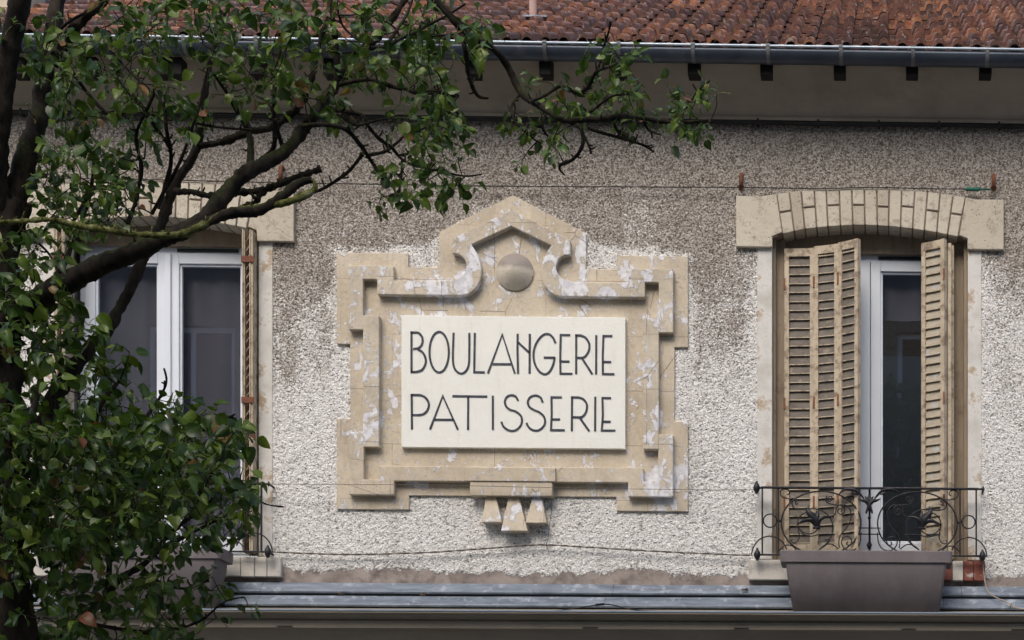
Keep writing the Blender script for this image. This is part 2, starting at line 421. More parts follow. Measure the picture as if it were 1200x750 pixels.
# roughcast render as real relief
SX, SZ = 602.0, 0
signx = X(602)
def grid_stucco():
    st = .007
    nx = int((XR - XL) / st); z0 = zB + .02; nz = int((zT - z0) / st)
    holes = [(a - jw0 + .006, c + jw1 - .006, WZ0 - .10, zArch + .02) for a, c in win]
    me = bpy.data.meshes.new('roughcast'); co_ = []; rel = []; pnt = []
    idx = {}; V = Vector
    sgx0, sgx1 = X(395), X(808); sz0, sz1 = Z(598, 0, 602), Z(297, 0, 602)
    H0 = zB; H = zT - zB
    for j in range(nz + 1):
        z = z0 + j * st
        for i in range(nx + 1):
            x = XL + i * st
            n1 = noise.noise(V((x * 38, z * 46, 0))); n2 = noise.noise(V((x * 75, z * 88, 5.3)))
            n3 = noise.noise(V((x * 5, z * 5, 9.1)))
            h = .5 + .38 * n1 + .42 * n2 + .12 * n3
            # lumps a bit coarser low on the wall, tight grit high up
            hh = (z - H0) / H
            amp = .010 - .0038 * min(1, max(0, (hh - .25) / .5))
            rag = z0 + .045 + .05 * noise.noise(V((x * 3.1, 1.7, 0))) + .03 * noise.noise(V((x * 11, 4.7, 0))) + .012 * noise.noise(V((x * 31, 7, 0)))
            e = (z - rag) / .022 + .8 * n2
            y = -.006 - amp * h
            if e < 1: y = y * max(e, -1) if e > 0 else .004
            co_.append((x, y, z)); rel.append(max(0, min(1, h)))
            # white paint: keeps lower down, and in a halo round the sign and openings
            p = .92 - 1.75 * (hh - .30) + .24 * noise.noise(V((x * .9, z * .9, 3))) + .3 * noise.noise(V((x * 3, z * 2, 8)))
            dx = max(sgx0 - x, x - sgx1, 0); dz = max(sz0 - z, z - sz1, 0); dd = sqrt(dx * dx + dz * dz)
            if z < sz1 + .12: p += .42 * max(0, 1 - dd / (.04 + .09 * max(0, n3 + .3)))
            if abs(x - signx) < .75 and z > sz1: p += .3 * max(0, 1 - abs((z - sz1) - max(0, .34 - abs(x - signx) * .58)) / .07)
            for a, c in win:
                ddx = max(a - jw0 - x, x - c - jw1, 0)
                if z < WZ1: p += .22 * max(0, 1 - ddx / .10)
            pnt.append(max(-.5, min(1.5, p)))
    faces = []
    W = nx + 1
    for j in range(nz):
        z = z0 + (j + .5) * st
        for i in range(nx):
            x = XL + (i + .5) * st
            if any(a < x < c and q < z < r for a, c, q, r in holes): continue
            a = j * W + i; faces.append((a, a + 1, a + W + 1, a + W))
    me.from_pydata(co_, [], faces)
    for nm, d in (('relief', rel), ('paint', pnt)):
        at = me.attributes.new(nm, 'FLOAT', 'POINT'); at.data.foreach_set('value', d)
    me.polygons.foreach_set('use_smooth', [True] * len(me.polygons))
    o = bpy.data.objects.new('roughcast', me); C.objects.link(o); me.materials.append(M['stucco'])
    o.parent = house; me.transform(Matrix.Translation(-house.location))
    return o
grid_stucco()

# cement band at the foot of the render
b = new()
nx = 160
for i in range(nx):
    pass
vr = []
for j in range(9):
    z = zB - .06 + j * .03
    vr.append([b.verts.new((XL + (XR - XL) * i / 400, -.007 - .004 * noise.noise(Vector((i * .12, j * .7, 2))), z)) for i in range(401)])
holes_b = [(a - .1, c + .1) for a, c in win]
for j in range(8):
    for i in range(400):
        x = XL + (XR - XL) * (i + .5) / 400; z = zB - .06 + (j + .5) * .03
        if z > WZ0 - .1 and any(a - .05 < x < c + .05 for a, c in win): continue
        b.faces.new((vr[j][i], vr[j][i + 1], vr[j + 1][i + 1], vr[j + 1][i]))
link('cement_band', b, M['cement'], house, smooth=True)

# eaves cove, moulding, rafter ends
def sweep(name, prof, x0, x1, m, parent, step=.5, smooth=False, wob=0.0, bevel=0):
    """prof = list of (y,z) swept along x"""
    b = new(); n = max(1, int((x1 - x0) / step)); prev = None
    for i in range(n + 1):
        x = x0 + (x1 - x0) * i / n
        w = wob * noise.noise(Vector((x * 1.7, prof[0][1], 0)))
        row = [b.verts.new((x, y + w, z + w * .6)) for y, z in prof]
        if prev:
            for k in range(len(prof)):
                k2 = (k + 1) % len(prof)
                b.faces.new((prev[k], prev[k2], row[k2], row[k]))
        else: b.faces.new(list(row))
        prev = row
    b.faces.new(list(reversed(prev)))
    bmesh.ops.recalc_face_normals(b, faces=b.faces)
    return link(name, b, m, parent, smooth=smooth, bevel=bevel)
GY = -.46                     # front of the gutter
zg = Z(54.2, GY, 860)         # gutter rim
zc0 = Z(136, -.06, 860); 
def prof_cove():
    p = [(.001, zT + .005), (-.035, zT + .006), (-.06, Z(140, -.06, 860)), (-.06, zc0)]
    y0, z0 = -.05, zc0; y1, z1 = -.27, Z(74, -.27, 860)
    for k in range(9):
        t = k / 8; p.append((y0 + (y1 - y0) * t ** 1.35, z0 + (z1 - z0) * t))
    p += [(y1, z1 + .12), (.001, z1 + .12)]
    return p
sweep('eaves_cove', prof_cove(), XL, XR, M['cove'], house, .4)
# black cable under the cove
b = new()
tube(b, [(x, -.045 + .004 * sin(x * 3), Z(143.5, -.04, 860) + .006 * noise.noise(Vector((x * 1.3, 0, 0)))) for x in [XL + i * .15 for i in range(int((XR - XL) / .15) + 1)]], .015, 8)
for k in range(int((XR - XL) / .37)):
    x = XL + .2 + k * .37; box(b, x, x + .012, -.062, -.012, Z(143.5, -.04, 860) - .016, Z(143.5, -.04, 860) + .02)
tag(link('cable', b, M['black'], smooth=False), 'long black cable clipped along the wall under the eaves', 'cable')
RAF = [190, 205, 470 - 85, 554, 638, 725, 812, 897, 983, 1068, 1154, 1240, 300, 105, 20, -66, -151, 1325, 1411]
for px in RAF:
    b = new(); x = X(px + 1, -.35)
    box(b, x - .036, x + .036, -.36, -.26, Z(87, -.36, px), Z(66, -.36, px))
    link('rafter_end', b, M['dark'], house, bevel=.004)
# gutter: half round with rolled rim
def gutter():
    r = .062; cy = GY + r; prof = []
    for k in range(13):
        a = pi + pi * k / 12
        prof.append((cy + r * cos(a), zg - .006 + (r * 1.12) * sin(a)))
    inner = [(cy + (r - .003) * cos(pi + pi * k / 12), zg - .006 + (r * 1.12 - .003) * sin(pi + pi * k / 12)) for k in range(12, -1, -1)]
    return sweep('gutter', prof + inner, XL - .1, XR + .1, M['zincdark'], house, .35, smooth=True, wob=.003)
g = gutter()
b = new(); tube(b, [(x, GY - .004 + .003 * noise.noise(Vector((x * 1.7, zg, 0))), zg + .004) for x in [XL - .1 + i * .2 for i in range(int((XR - XL + .2) / .2) + 1)]], .0075, 10)
link('gutter_rim', b, M['rim'], g)
for px in [-20, 65, 150, 215, 300, 385, 470, 553, 638, 725, 812, 900, 985.5, 1070, 1157, 1242, 1327, 1412, -105, -190]:
    b = new(); x = X(px, GY); r = .0705
    pts = [(GY + .062 + r * cos(pi + .55 * pi * k / 8), zg + .002 + r * 1.12 * sin(pi + .55 * pi * k / 8)) for k in range(9)]
    for (y0, z0), (y1, z1) in zip(pts, pts[1:]):
        v = [b.verts.new(q) for q in ((x - .011, y0, z0), (x + .011, y0, z0), (x + .011, y1, z1), (x - .011, y1, z1),
                                      (x - .011, y0 + .003, z0 + .002), (x + .011, y0 + .003, z0 + .002), (x + .011, y1 + .003, z1 + .002), (x - .011, y1 + .003, z1 + .002))]
        for f in ((0, 3, 2, 1), (0, 1, 5, 4), (1, 2, 6, 5), (0, 4, 7, 3), (2, 3, 7, 6)): b.faces.new([v[i] for i in f])
    box(b, x - .012, x + .012, GY - .012, GY + .02, zg + .002, zg + .016)
    link('gutter_bracket', b, M['strap'], g)

# tiled roof
PIT = radians(29.0)
def tiles():
    b = new(); tw, ex = .222, .33; n = int((XR - XL) / tw) + 2; rows = 17
    u = Vector((0, cos(PIT), sin(PIT))); nn = Vector((0, -sin(PIT), cos(PIT))); rx = Vector((1, 0, 0))
    base = Vector((XL - .1, GY + .042, zg - .004))
    H = .037
    pr = [(0, .002), (.040, .002), (.046, .016), (.053, H), (.063, H + .010), (.080, H + .014), (.094, H + .010), (.102, H), (.109, .016), (.113, .002), (.150, .002), (.156, .016), (.163, H), (.173, H + .010), (.190, H + .014), (.204, H + .010), (.212, H), (.219, .014)]
    for j in range(rows):
        for i in range(n):
            jx = R.uniform(-.003, .003); jy = R.uniform(-.006, .006); jn = R.uniform(-.002, .004); tilt = R.uniform(-.01, .01)
            o = base + rx * (i * tw + jx) + u * (j * ex + jy) + nn * jn
            fr, bk, sk = [], [], []
            for (a, h) in pr:
                q = o + rx * a + nn * (h + a * tilt)
                fr.append(b.verts.new(q + nn * .030)); bk.append(b.verts.new(q + u * (ex + .05) + nn * -.004)); sk.append(b.verts.new(q + nn * .003 - u * .002))
            for k in range(len(pr) - 1):
                b.faces.new((fr[k], fr[k + 1], bk[k + 1], bk[k])); b.faces.new((sk[k], sk[k + 1], fr[k + 1], fr[k]))
    o = link('roof_tiles', b, M['tile'], house)
    # ridge
    top = base + u * (rows * ex)
    b = new(); tube(b, [(XL - .1, top.y, top.z), (XR, top.y, top.z)], .12, 12); link('ridge', b, M['tile'], house)
    b = new(); q0 = base - nn * .03; q1 = top - nn * .03; q2 = Vector((0, 2 * top.y, q0.z))
    for a_, c_ in ((q0, q1), (q1, q2)):
        v = [b.verts.new(p) for p in ((XL, a_.y, a_.z), (XR, a_.y, a_.z), (XR, c_.y, c_.z), (XL, c_.y, c_.z))]; b.faces.new(v)
    link('roof_deck', b, M['wood'], house)
    return base, u, nn
rb, ru, rn = tiles()
# vent pipe through the tiles
pv = P(626, 27, .0)
def on_roof(px, py):
    d = P(px, py, 0) - Vector((0, -D, EYE)); o = Vector((0, -D, EYE)); t = (rb - o).dot(rn) / d.dot(rn); return o + d * t
q = on_roof(624.5, 29)
b = new(); tube(b, [q - Vector((0, 0, .1)), q + Vector((0, 0, .55))], .024, 14)
tube(b, [q + Vector((0, 0, .55)), q + Vector((0, 0, .57)), q + Vector((0, 0, .62))], [.05, .055, .01], 14)
link('vent_pipe', b, m_flat('vent_terracotta', (.26, .16, .13), (.34, .24, .21), 9, .8), house)
b = new(); a0 = q - ru * .09 + rn * .06
box(b, q.x - .045, q.x + .11, q.y - .12, q.y - .02, q.z + .0, q.z + .012); link('vent_flashing', b, M['zinc'], house)
# chimney at the left end
qc = on_roof(14, 24)
b = new(); box(b, qc.x - .9, qc.x, qc.y, qc.y + .5, qc.z - .5, qc.z + 1.5)
ch = link('chimney', b, m_flat('chimney_render', (.46, .40, .30), (.58, .52, .42), 6, .9, bd=.004, bsc=40), house, bevel=.01)
b = new(); box(b, qc.x - .95, qc.x + .05, qc.y - .06, qc.y + .56, qc.z + 1.5, qc.z + 1.6); link('chimney_cap', b, M['cement'], ch, bevel=.01)
b = new(); box(b, qc.x - .9, qc.x + .01, qc.y - .09, qc.y + .01, qc.z - .06, qc.z + .05); link('chimney_flashing', b, M['brick'], ch, bevel=.02)

# ledge over the shop: two zinc flashings, cornice
LX = [XL, X(284), X(558), X(720), X(1126), XR]
fl = []
f1t, f1b = Z(685, -.03), Z(697, -.07)
def flash(name, x0, x1, yt, yb, zt, zb, m=M['zinc']):
    prof = [(.002, zt + .006), (yt, zt), (yb + .006, zb + .024), (yb - .003, zb + .018), (yb - .009, zb + .008), (yb - .006, zb - .001), (yb + .004, zb - .004), (yb + .012, zb), (.002, zb + .01)]
    return sweep(name, prof, x0, x1, m, house, .12, smooth=False, wob=.004)
zz = [Z(685, -.03), Z(696.5, -.075), Z(699.5, -.09), Z(712, -.14)]
cuts1 = [XL, X(310), X(720), X(1126), XR]; cuts2 = [XL, X(310), X(712), X(1105), XR]
for a, c in zip(cuts1, cuts1[1:]):
    flash('zinc_flashing', a + .001, c - .001, -.03, -.075, zz[0] + R.uniform(-.002, .002), zz[1])
for a, c in zip(cuts2, cuts2[1:]):
    flash('zinc_flashing', a + .001, c - .001, -.085, -.145, zz[2] + R.uniform(-.002, .002), zz[3])
for pxa, pya in ((400, 696), (495, 697), (873, 691), (262, 713)):
    b = new(); pp = P(pxa, pya, -.085)
    for k in range(9):
        a = k * .7; tube(b, [pp + Vector((R.uniform(-.02, .02), R.uniform(-.006, .006), R.uniform(-.006, .01))) for _ in range(3)], .003, 5)
    link('flashing_debris', b, M['cord'], house)
CY = -.40
zl = Z(717, CY)
prof = [(.0, zz[3] - .012), (-.16, zz[3] - .014), (CY + .01, zl - .02), (CY, zl), (CY - .008, zl - .002), (CY - .008, zl - .012),
        (CY, zl - .014), (CY + .07, Z(727.5, CY + .07)), (CY + .058, Z(729, CY + .058)), (CY + .06, Z(737, CY + .06)), (CY + .10, Z(740.5, CY + .10)),
        (CY + .20, Z(770, CY + .20)), (CY + .20, Z(810, CY + .20)), (-.05, Z(815, CY + .20)), (-.05, 2.9), (0, 2.9)]
sweep('shop_cornice', prof, XL - .05, XR + .05, M['cornice'], house, .5, bevel=0)
b = new(); tube(b, [(x, CY - .008, zl + .001) for x in (XL - .05, XR + .05)], .0055, 8); link('cornice_drip_edge', b, M['rim'], house)
for px in (330, 690, 868, 1195, 1065, 150):
    b = new(); box(b, X(px - 9, CY), X(px + 9, CY), CY + .054, CY + .062, Z(736, CY + .06), Z(735, CY + .06)); link('cornice_slot', b, M['slotdark'], house)

# ------------------------------------------------------------------ windows, lintels, shutters
def lintel(dx, ref):
    """arched lintel written in photo pixels of the right window, moved by dx metres"""
    def q(px, py, y=-.045): return (X(px, y) + dx, Z(py, y, 1020))
    bo = [q(905, 278.2), q(925, 273), q(946.8, 268.6), q(975, 265.4), q(1000, 264), q(1014.3, 263.7), (q(1020, 263.7)), q(1045, 265), q(1068.6, 267.2), q(1095, 271), q(1115, 274.5), q(1134, 278.2)]
    to = [q(910, 228.6), q(930, 225.5), q(952.7, 223), q(985, 221.2), q(1014, 220.6), q(1040, 221), q(1073, 223), q(1100, 225.5), q(1131.7, 229.5)]
    def at(c, x):
        for (x0, z0), (x1, z1) in zip(c, c[1:]):
            if x0 <= x <= x1: return z0 + (z1 - z0) * (x - x0) / (x1 - x0)
        return c[0][1] if x < c[0][0] else c[-1][1]
    b = new()
    # backing in mortar colour, deep: makes the soffit
    pts = [q(906, 231)] + [(x, z - .004) for x, z in to] + [q(1133, 231)] + list(reversed([(x, z + .007) for x, z in bo]))
    prism(b, pts, -.036, .285, 1)
    # end blocks
    yl = -.045
    prism(b, [q(862.6, 231), q(893, 231.5), q(909.5, 228.5), q(916.5, 273), q(905, 278), q(905, 290.5), q(862.6, 290.5)], yl, 0)
    prism(b, [q(1132, 229.5), q(1142, 232), q(1176.3, 232), q(1176.3, 290.5), q(1134, 290.5), q(1134, 278), q(1124.5, 274.3)], yl, 0)
    jt = [205, 255, 303, 355, 403, 455, 505, 555, 605, 655, 705, 757, 808, 858, 910, 960]
    jb = [228, 275, 318, 365, 410, 460, 510, 558, 608, 652, 700, 748, 795, 845, 888, 930]
    for k in range(15):
        xa, xb_ = X(850 + jt[k] / 3.408, yl) + dx, X(850 + jt[k + 1] / 3.408, yl) + dx
        xc, xd = X(850 + jb[k] / 3.408, yl) + dx, X(850 + jb[k + 1] / 3.408, yl) + dx
        g = .0045; xa += g; xb_ -= g; xc += g; xd -= g
        za, zb_, zc, zd = at(to, xa), at(to, xb_), at(bo, xc), at(bo, xd)
        yy = yl - R.uniform(0, .004)
        if k % 2 == 0:
            t = .47 + R.uniform(-.03, .05); s = .035
            def L(a, c, t): return a + (c - a) * t
            prism(b, [(xa, za), (xb_, zb_), (L(xb_, xd, t - s), L(zb_, zd, t - s)), (L(xa, xc, t - s), L(za, zc, t - s))], yy, -.02)
            prism(b, [(L(xa, xc, t + s * .4), L(za, zc, t + s * .4)), (L(xb_, xd, t + s * .4), L(zb_, zd, t + s * .4)), (xd, zd), (xc, zc)], yy, .286)
        else: prism(b, [(xa, za), (xb_, zb_), (xd, zd), (xc, zc)], yy, .286)
    return link('lintel', b, [M['lintel'], M['mortar']], house, bevel=.004)
def shutter(x0, y0, x1, y1, z0, z1, slatm, hinge_left=True, sp=.0553, thick=.03):
    """leaf from plan point (x0,y0) to (x1,y1)"""
    a = Vector((x0, y0, 0)); d = Vector((x1 - x0, y1 - y0, 0)); W = d.length; d.normalize()
    n = Vector((d.y, -d.x, 0))          # towards the street
    if n.y > 0: n = -n
    b = new()
    def bx(u0, u1, n0, n1, za, zb, mi=0, skew=0.0):
        v = []
        for u in (u0, u1):
            for q in (n0, n1):
                for z in (za, zb):
                    v.append(b.verts.new(a + d * u + n * (q + (skew if z == za else 0)) + Vector((0, 0, z))))
        fs = []
        for f in ((0, 1, 3, 2), (4, 6, 7, 5), (0, 4, 5, 1), (2, 3, 7, 6), (0, 2, 6, 4), (1, 5, 7, 3)):
            g = b.faces.new([v[i] for i in f]); g.material_index = mi; fs.append(g)
        bmesh.ops.recalc_face_normals(b, faces=fs)
    st = min(.028, W * .17)
    bx(0, st, 0, thick, z0, z1); bx(W - st, W, 0, thick, z0, z1)
    bx(st, W - st, .001, thick - .001, z1 - .05, z1 - .001); bx(st, W - st, .001, thick - .001, z0 + .001, z0 + .09)
    zm = z0 + (z1 - z0) * .33; 
    z = z0 + .095
    while z < z1 - .058:
        j = R.uniform(-.002, .002)
        bx(st - .002, W - st + .002, .004, .0085, z + .001 + j, z + sp + .008 + j, 1, .013)   # sloping slat
        bx(st - .002, W - st + .002, .0165, .0245, z - .002 + j, z + .0035 + j, 0)          # worn lower lip
        z += sp
    o = link('shutter', b, [M['shut'], slatm], house)
    xh = 0 if hinge_left else W
    for zh in (z0 + .35, z0 + (z1 - z0) * .5, z1 - .22):
        b2 = new(); c = a + d * xh + n * (thick + .003) + Vector((0, 0, zh))
        tube(b2, [c - Vector((0, 0, .035)), c + Vector((0, 0, .035))], .006, 8)
        link('hinge', b2, M['rust'], o)
    return o
def window_unit(dx, which):
    xo0, xo1 = win[0][0] + dx, win[0][1] + dx
    YW = .165
    # jambs
    for xa, xb_ in ((xo0 - jw0, xo0), (xo1, xo1 + jw1)):
        b = new(); n = 40; rows = []
        box(b, xa, xb_, -.016, .29, WZ0 - .002, WZ1 + .004)
        link('jamb', b, M['jamb'], house, bevel=.004)
    # wooden lining boards just inside the reveals and header board
    b = new()
    zt = Z(264, .1, 1020)
    box(b, xo0 + .001, xo0 + .078, .075, .11, WZ0, zt); box(b, xo1 - .098, xo1 - .001, .085, .12, WZ0, zt)
    box(b, xo1 - .022, xo1 - .001, .03, .085, WZ0, zt); box(b, xo0 + .001, xo0 + .02, .03, .075, WZ0, zt)
    if which == 1:
        b.free(); b = new()
        box(b, xo0 + .001, xo0 + .03, .06, .11, WZ0, zt); box(b, xo1 - .03, xo1 - .001, .06, .11, WZ0, zt)
    box(b, xo0 + .079, xo1 - .099, .125, .16, Z(297, .12, 1020), zt)
    link('lining', b, M['wood'], house, bevel=.003)
    # outer plastic frame
    x0, x1 = xo0 + .06, xo1 - .06; z0, z1 = WZ0 + .005, Z(297.5, YW, 1020)
    b = new(); fw = .045
    box(b, x0, x0 + fw, YW, YW + .06, z0, z1); box(b, x1 - fw, x1, YW, YW + .06, z0, z1)
    box(b, x0 + fw, x1 - fw, YW + .001, YW + .059, z1 - .055, z1 - .001); box(b, x0 + fw, x1 - fw, YW + .001, YW + .059, z0, z0 + .05)
    wn = link('window', b, M['pvc'], house, bevel=.004)
    xm = (x0 + x1) / 2
    b = new(); box(b, xm + .05, x1 - .12, YW - .006, YW + .002, z1 - .038, z1 - .018); link('vent_slot', b, M['slotdark'], wn)
    for s in (0, 1):
        a, c = (x0 + fw - .012, xm - .002) if s == 0 else (xm + .002, x1 - fw + .012)
        b = new(); cw = .062; y = YW - .012; zb_, zt_ = z0 + .035, z1 - .050
        for (q0, q1, r0, r1) in ((a, a + cw, zb_, zt_), (c - cw, c, zb_, zt_)):
            box(b, q0, q1, y, y + .05, r0, r1)
        box(b, a + cw, c - cw, y + .001, y + .049, zt_ - cw, zt_ - .001); box(b, a + cw, c - cw, y + .001, y + .049, zb_ + .001, zb_ + cw + .03)
        # glazing bead, one step back
        g = .014
        box(b, a + cw - .001, a + cw + g, y + .014, y + .045, zb_ + cw + .03, zt_ - cw); box(b, c - cw - g, c - cw + .001, y + .014, y + .045, zb_ + cw + .03, zt_ - cw)
        box(b, a + cw + g, c - cw - g, y + .015, y + .044, zt_ - cw - g, zt_ - cw); box(b, a + cw + g, c - cw - g, y + .015, y + .044, zb_ + cw + .03, zb_ + cw + .03 + g)
        link('casement', b, M['pvc'], wn, bevel=.004)
        b = new(); box(b, a + cw + g - .004, c - cw - g + .004, y + .026, y + .030, zb_ + cw + .02, zt_ - cw - g + .01)
        link('pane', b, M['glass'], wn)
    if which == 1:
        b = new(); box(b, xm - .018, xm + .018, YW - .028, YW - .011, z0 + .04, z1 - .052); link('cover_strip', b, M['pvc'], wn, bevel=.005)
    # curtain behind
    b = new(); n = 90; rows = []
    for zc in ((z0 - .05 if which else Z(376, .26, 1050)), z1 + .05):
        rows.append([b.verts.new((x0 - .1 + (x1 - x0 + .2) * i / n, .262 + .006 * sin(i * .55) + .004 * noise.noise(Vector((i * .2, zc, dx))), zc)) for i in range(n + 1)])
    for i in range(n): b.faces.new((rows[0][i], rows[0][i + 1], rows[1][i + 1], rows[1][i]))
    o = link('window_blind', b, M['curtain'], smooth=True)
    tag(o, ['grey blind drawn a quarter down behind the glass of the window with half folded shutters', 'grey blind fully drawn behind the panes of the window at the tree'][which], 'blind', 'blinds behind the windows')
    # sill
    b = new(); zs0, zs1 = Z(680, -.05, 1015), Z(656.5, -.05, 1015); yb = .16
    box(b, xo0 - (X(905) - X(877.6)), xo0 + .42, -.05, yb, zs0, zs1, 0)
    if which == 0:
        e = [1000, 1017, 1034, 1051, 1068, 1085, 1104, 1116, 1129, 1141, 1154.7]; mi = [1, 0, 1, 0, 1, 0, 1, 0, 1, 2]
        e[0] = 905 + 79.5
    else:
        e = [905 + 79.5, 1010, 1040, 1070, 1100, 1116, 1132, 1146, 1162]; mi = [0] * 8
    for k in range(len(e) - 1):
        a, c = X(e[k], -.05) + dx, X(e[k + 1], -.05) + dx
        if k == 0: a = xo0 + .423
        m_ = mi[k]; m_ = 1 if m_ == 2 else m_
        box(b, a + .0015, c - .0015, -.05 - R.uniform(0, .003), yb, zs0 + R.uniform(0, .004), zs1 - R.uniform(0, .003), m_)
    link('sill', b, [M['sill'], M['brick']], house, bevel=.005)
lintel(0, 0); lintel(-SH, 1)
window_unit(0, 0); window_unit(-SH, 1)
zs = Z(650, .1, 1015)
# right window: three leaves folded out on the left, one on the right
yA = .070
shutter(X(920, .07), yA, X(955, .055), yA - .015, WZ0 + .01, Z(290.5, .03, 935), M['slat'])
shutter(X(956, .055), yA - .018, X(984.6, .0), yA - .075, WZ0 + .01, Z(288.5, .02, 970), M['slat'])
shutter(X(985.6, -.005), yA - .078, X(1008.5, -.09), yA - .165, WZ0 + .01, Z(284.0, -.04, 1000), M['slat'])
shutter(X(1082.7, .06), .055, X(1109.5, -.035), -.04, WZ0 + .01, Z(284.5, .02, 1096), M['slat2'], hinge_left=False)
b = new(); box(b, X(1110.5, -.03), X(1115, -.03), -.035, -.005, WZ0 + .01, Z(285, -.03, 1110)); box(b, X(1111, .0), X(1118, .0), .0, .055, WZ0 + .01, Z(287, .0, 1110))
tag(link('shutter', b, M['shut'], house, bevel=.003), 'shutter leaf folded edge on')
# left window: leaves folded back against the reveals, edge on
for xx, sgn in ((win[1][1], -1), (win[1][0], 1)):
    for k in range(3):
        xq = xx + sgn * (.010, .030, .058)[k]
        y0_, y1_ = .055, -.10
        b = new(); z0_, z1_ = WZ0 + .01, Z(282, -.02, 1020); w_ = (.018, .026, .014)[k]
        xa, xb_ = min(xq, xq + sgn * w_), max(xq, xq + sgn * w_)
        box(b, xa, xa + .006, y1_, y0_, z0_, z1_, 0) if k != 1 else box(b, xa, xb_, y0_ - .02, y0_, z0_, z1_, 1)  # near-black back plate: shade inside the folded gap is put into its colour
        if k == 1:
            z = z0_ + .05
            while z < z1_ - .05:
                b_ = [b.verts.new(c) for c in ((xa + .001, y1_ + .02, z), (xb_ - .001, y1_ + .006, z + .030), (xb_ - .001, y1_ + .006, z + .035), (xa + .001, y1_ + .02, z + .005))]
                b_2 = [b.verts.new((v.co.x, y1_ + .03, v.co.z)) for v in b_]
                for f in ((0, 1, 2, 3), (7, 6, 5, 4), (0, 4, 5, 1), (1, 5, 6, 2), (2, 6, 7, 3), (3, 7, 4, 0)):
                    g_ = b.faces.new([(b_ + b_2)[i] for i in f]); g_.material_index = 0
                z += .0553
        else: box(b, xa + .007, xb_, y1_ + .006, y0_ - .006, z0_ + .004, z1_ - .004, 0)
        o = link('shutter', b, [M['shut'], M['slotdark']], house)
        if k == 0:
            for zh in (z0_ + .35, z0_ + .9, z1_ - .2):
                b2 = new(); box(b2, min(xx, xx + sgn * .075), max(xx, xx + sgn * .075), y1_ - .006, y1_ + .004, zh, zh + .035); link('hinge', b2, M['rust'], o)

# ------------------------------------------------------------------ bakery sign
sign = empty('bakery_sign', (signx, 0, Z(600, 0, 602)), 'moulded stone surround with cream board reading BOULANGERIE PATISSERIE', 'sign')
def sq(dx, py, y): return (signx + dx * (X(603, y) - X(602, y)), Z(py, y, 602))
def symm(half, y):
    L = [sq(-dx, py, y) for dx, py in half]; Rr = [sq(dx, py, y) for dx, py in reversed(half) if dx > 0]
    return L + Rr
YA, YB = -.028, -.080
b = new()
prism(b, symm([(0, 228.5), (86, 272.5), (86, 314), (122.3, 314), (122.3, 298), (206, 298), (206, 405), (190, 405), (190, 492.5), (206, 492.5), (206, 598), (121.5, 598), (121.5, 581.5), (0, 581.5)], YA), YA, .004)
link('backing_slab', b, M['stone'], sign, bevel=.004)
arc = catmull([(69, 297.5), (60.6, 299), (54.7, 304.5), (52.4, 313.3), (56, 322), (63.5, 327.4), (73.8, 329.7)], 4)
arc2 = catmull([(59, 346.6), (50.3, 344.4), (42.4, 338.5), (37, 329.7), (35, 319), (36.5, 308), (40.7, 296.6), (46.8, 286.9)], 4)
outer = [(0, 245.5), (69, 280.5)] + arc + [(137.5, 330), (137.5, 313), (190.3, 313), (190.3, 388), (173.3, 388), (173.3, 525), (154.5, 525), (154.5, 371), (173.3, 371), (173.3, 329), (157, 329), (157, 346.6)] + arc2 + [(0, 264.7)]
b = new()
Lo = [sq(-dx, py, YB) for dx, py in outer]; Ro = [sq(dx, py, YB) for dx, py in outer]
# one closed outline: out along the left, back along the right
n_out = outer.index((157, 346.6))
pts = Lo + list(reversed(Ro))
# drop the doubled apex vertices (first left/right and last left/right share a position)
pts = Lo + list(reversed(Ro[1:-1]))
prism(b, pts, YB, YA + .006)
link('upper_moulding', b, M['worn'], sign, bevel=.005)
b = new(); yb2 = YB + .004
prism(b, symm([(0, 547), (155, 547), (155, 563), (172.5, 563), (172.5, 507.5), (190, 507.5), (190, 581), (137, 581), (137, 564.5), (0, 564.5)], yb2), yb2, YA + .006)
link('lower_moulding', b, M['stone'], sign, bevel=.005)
b = new(); yk = YB - .022
def rect(b, d0, d1, p0, p1, yf, yb): prism(b, [sq(d0, p0, yf), sq(d1, p0, yf), sq(d1, p1, yf), sq(d0, p1, yf)], yf, yb)
rect(b, -53, 52.6, 547.5, 564, yk, YB + .01); rect(b, -48, 48.6, 564.5, 581, yk + .008, YA)
kb = link('bracket', b, M['stone'], sign, bevel=.004)
for (t0, t1, b0, b1, pt, pb) in ((569.7, 580.5, 564.5, 588.2, 581, 612), (596.5, 607.5, 587, 618.3, 581, 622), (624.6, 634.5, 615.8, 640.5, 581, 612.5)):
    b = new(); yt, yb_ = -.055, -.098
    vf = [(t0, pt - 1, yt), (t1, pt - 1, yt), (b1, pb, yb_), (b0, pb, yb_)]
    A_ = [b.verts.new((X(x, y), y, Z(z, y, 602))) for x, z, y in vf]
    B_ = [b.verts.new((v.co.x, .0, v.co.z + (.0 if i < 2 else .0))) for i, v in enumerate(A_)]
    b.faces.new(A_); b.faces.new(list(reversed(B_)))
    for i in range(4): b.faces.new((A_[(i + 1) % 4], A_[i], B_[i], B_[(i + 1) % 4]))
    bmesh.ops.recalc_face_normals(b, faces=b.faces)
    link('drop', b, M['stone'], sign, bevel=.004)
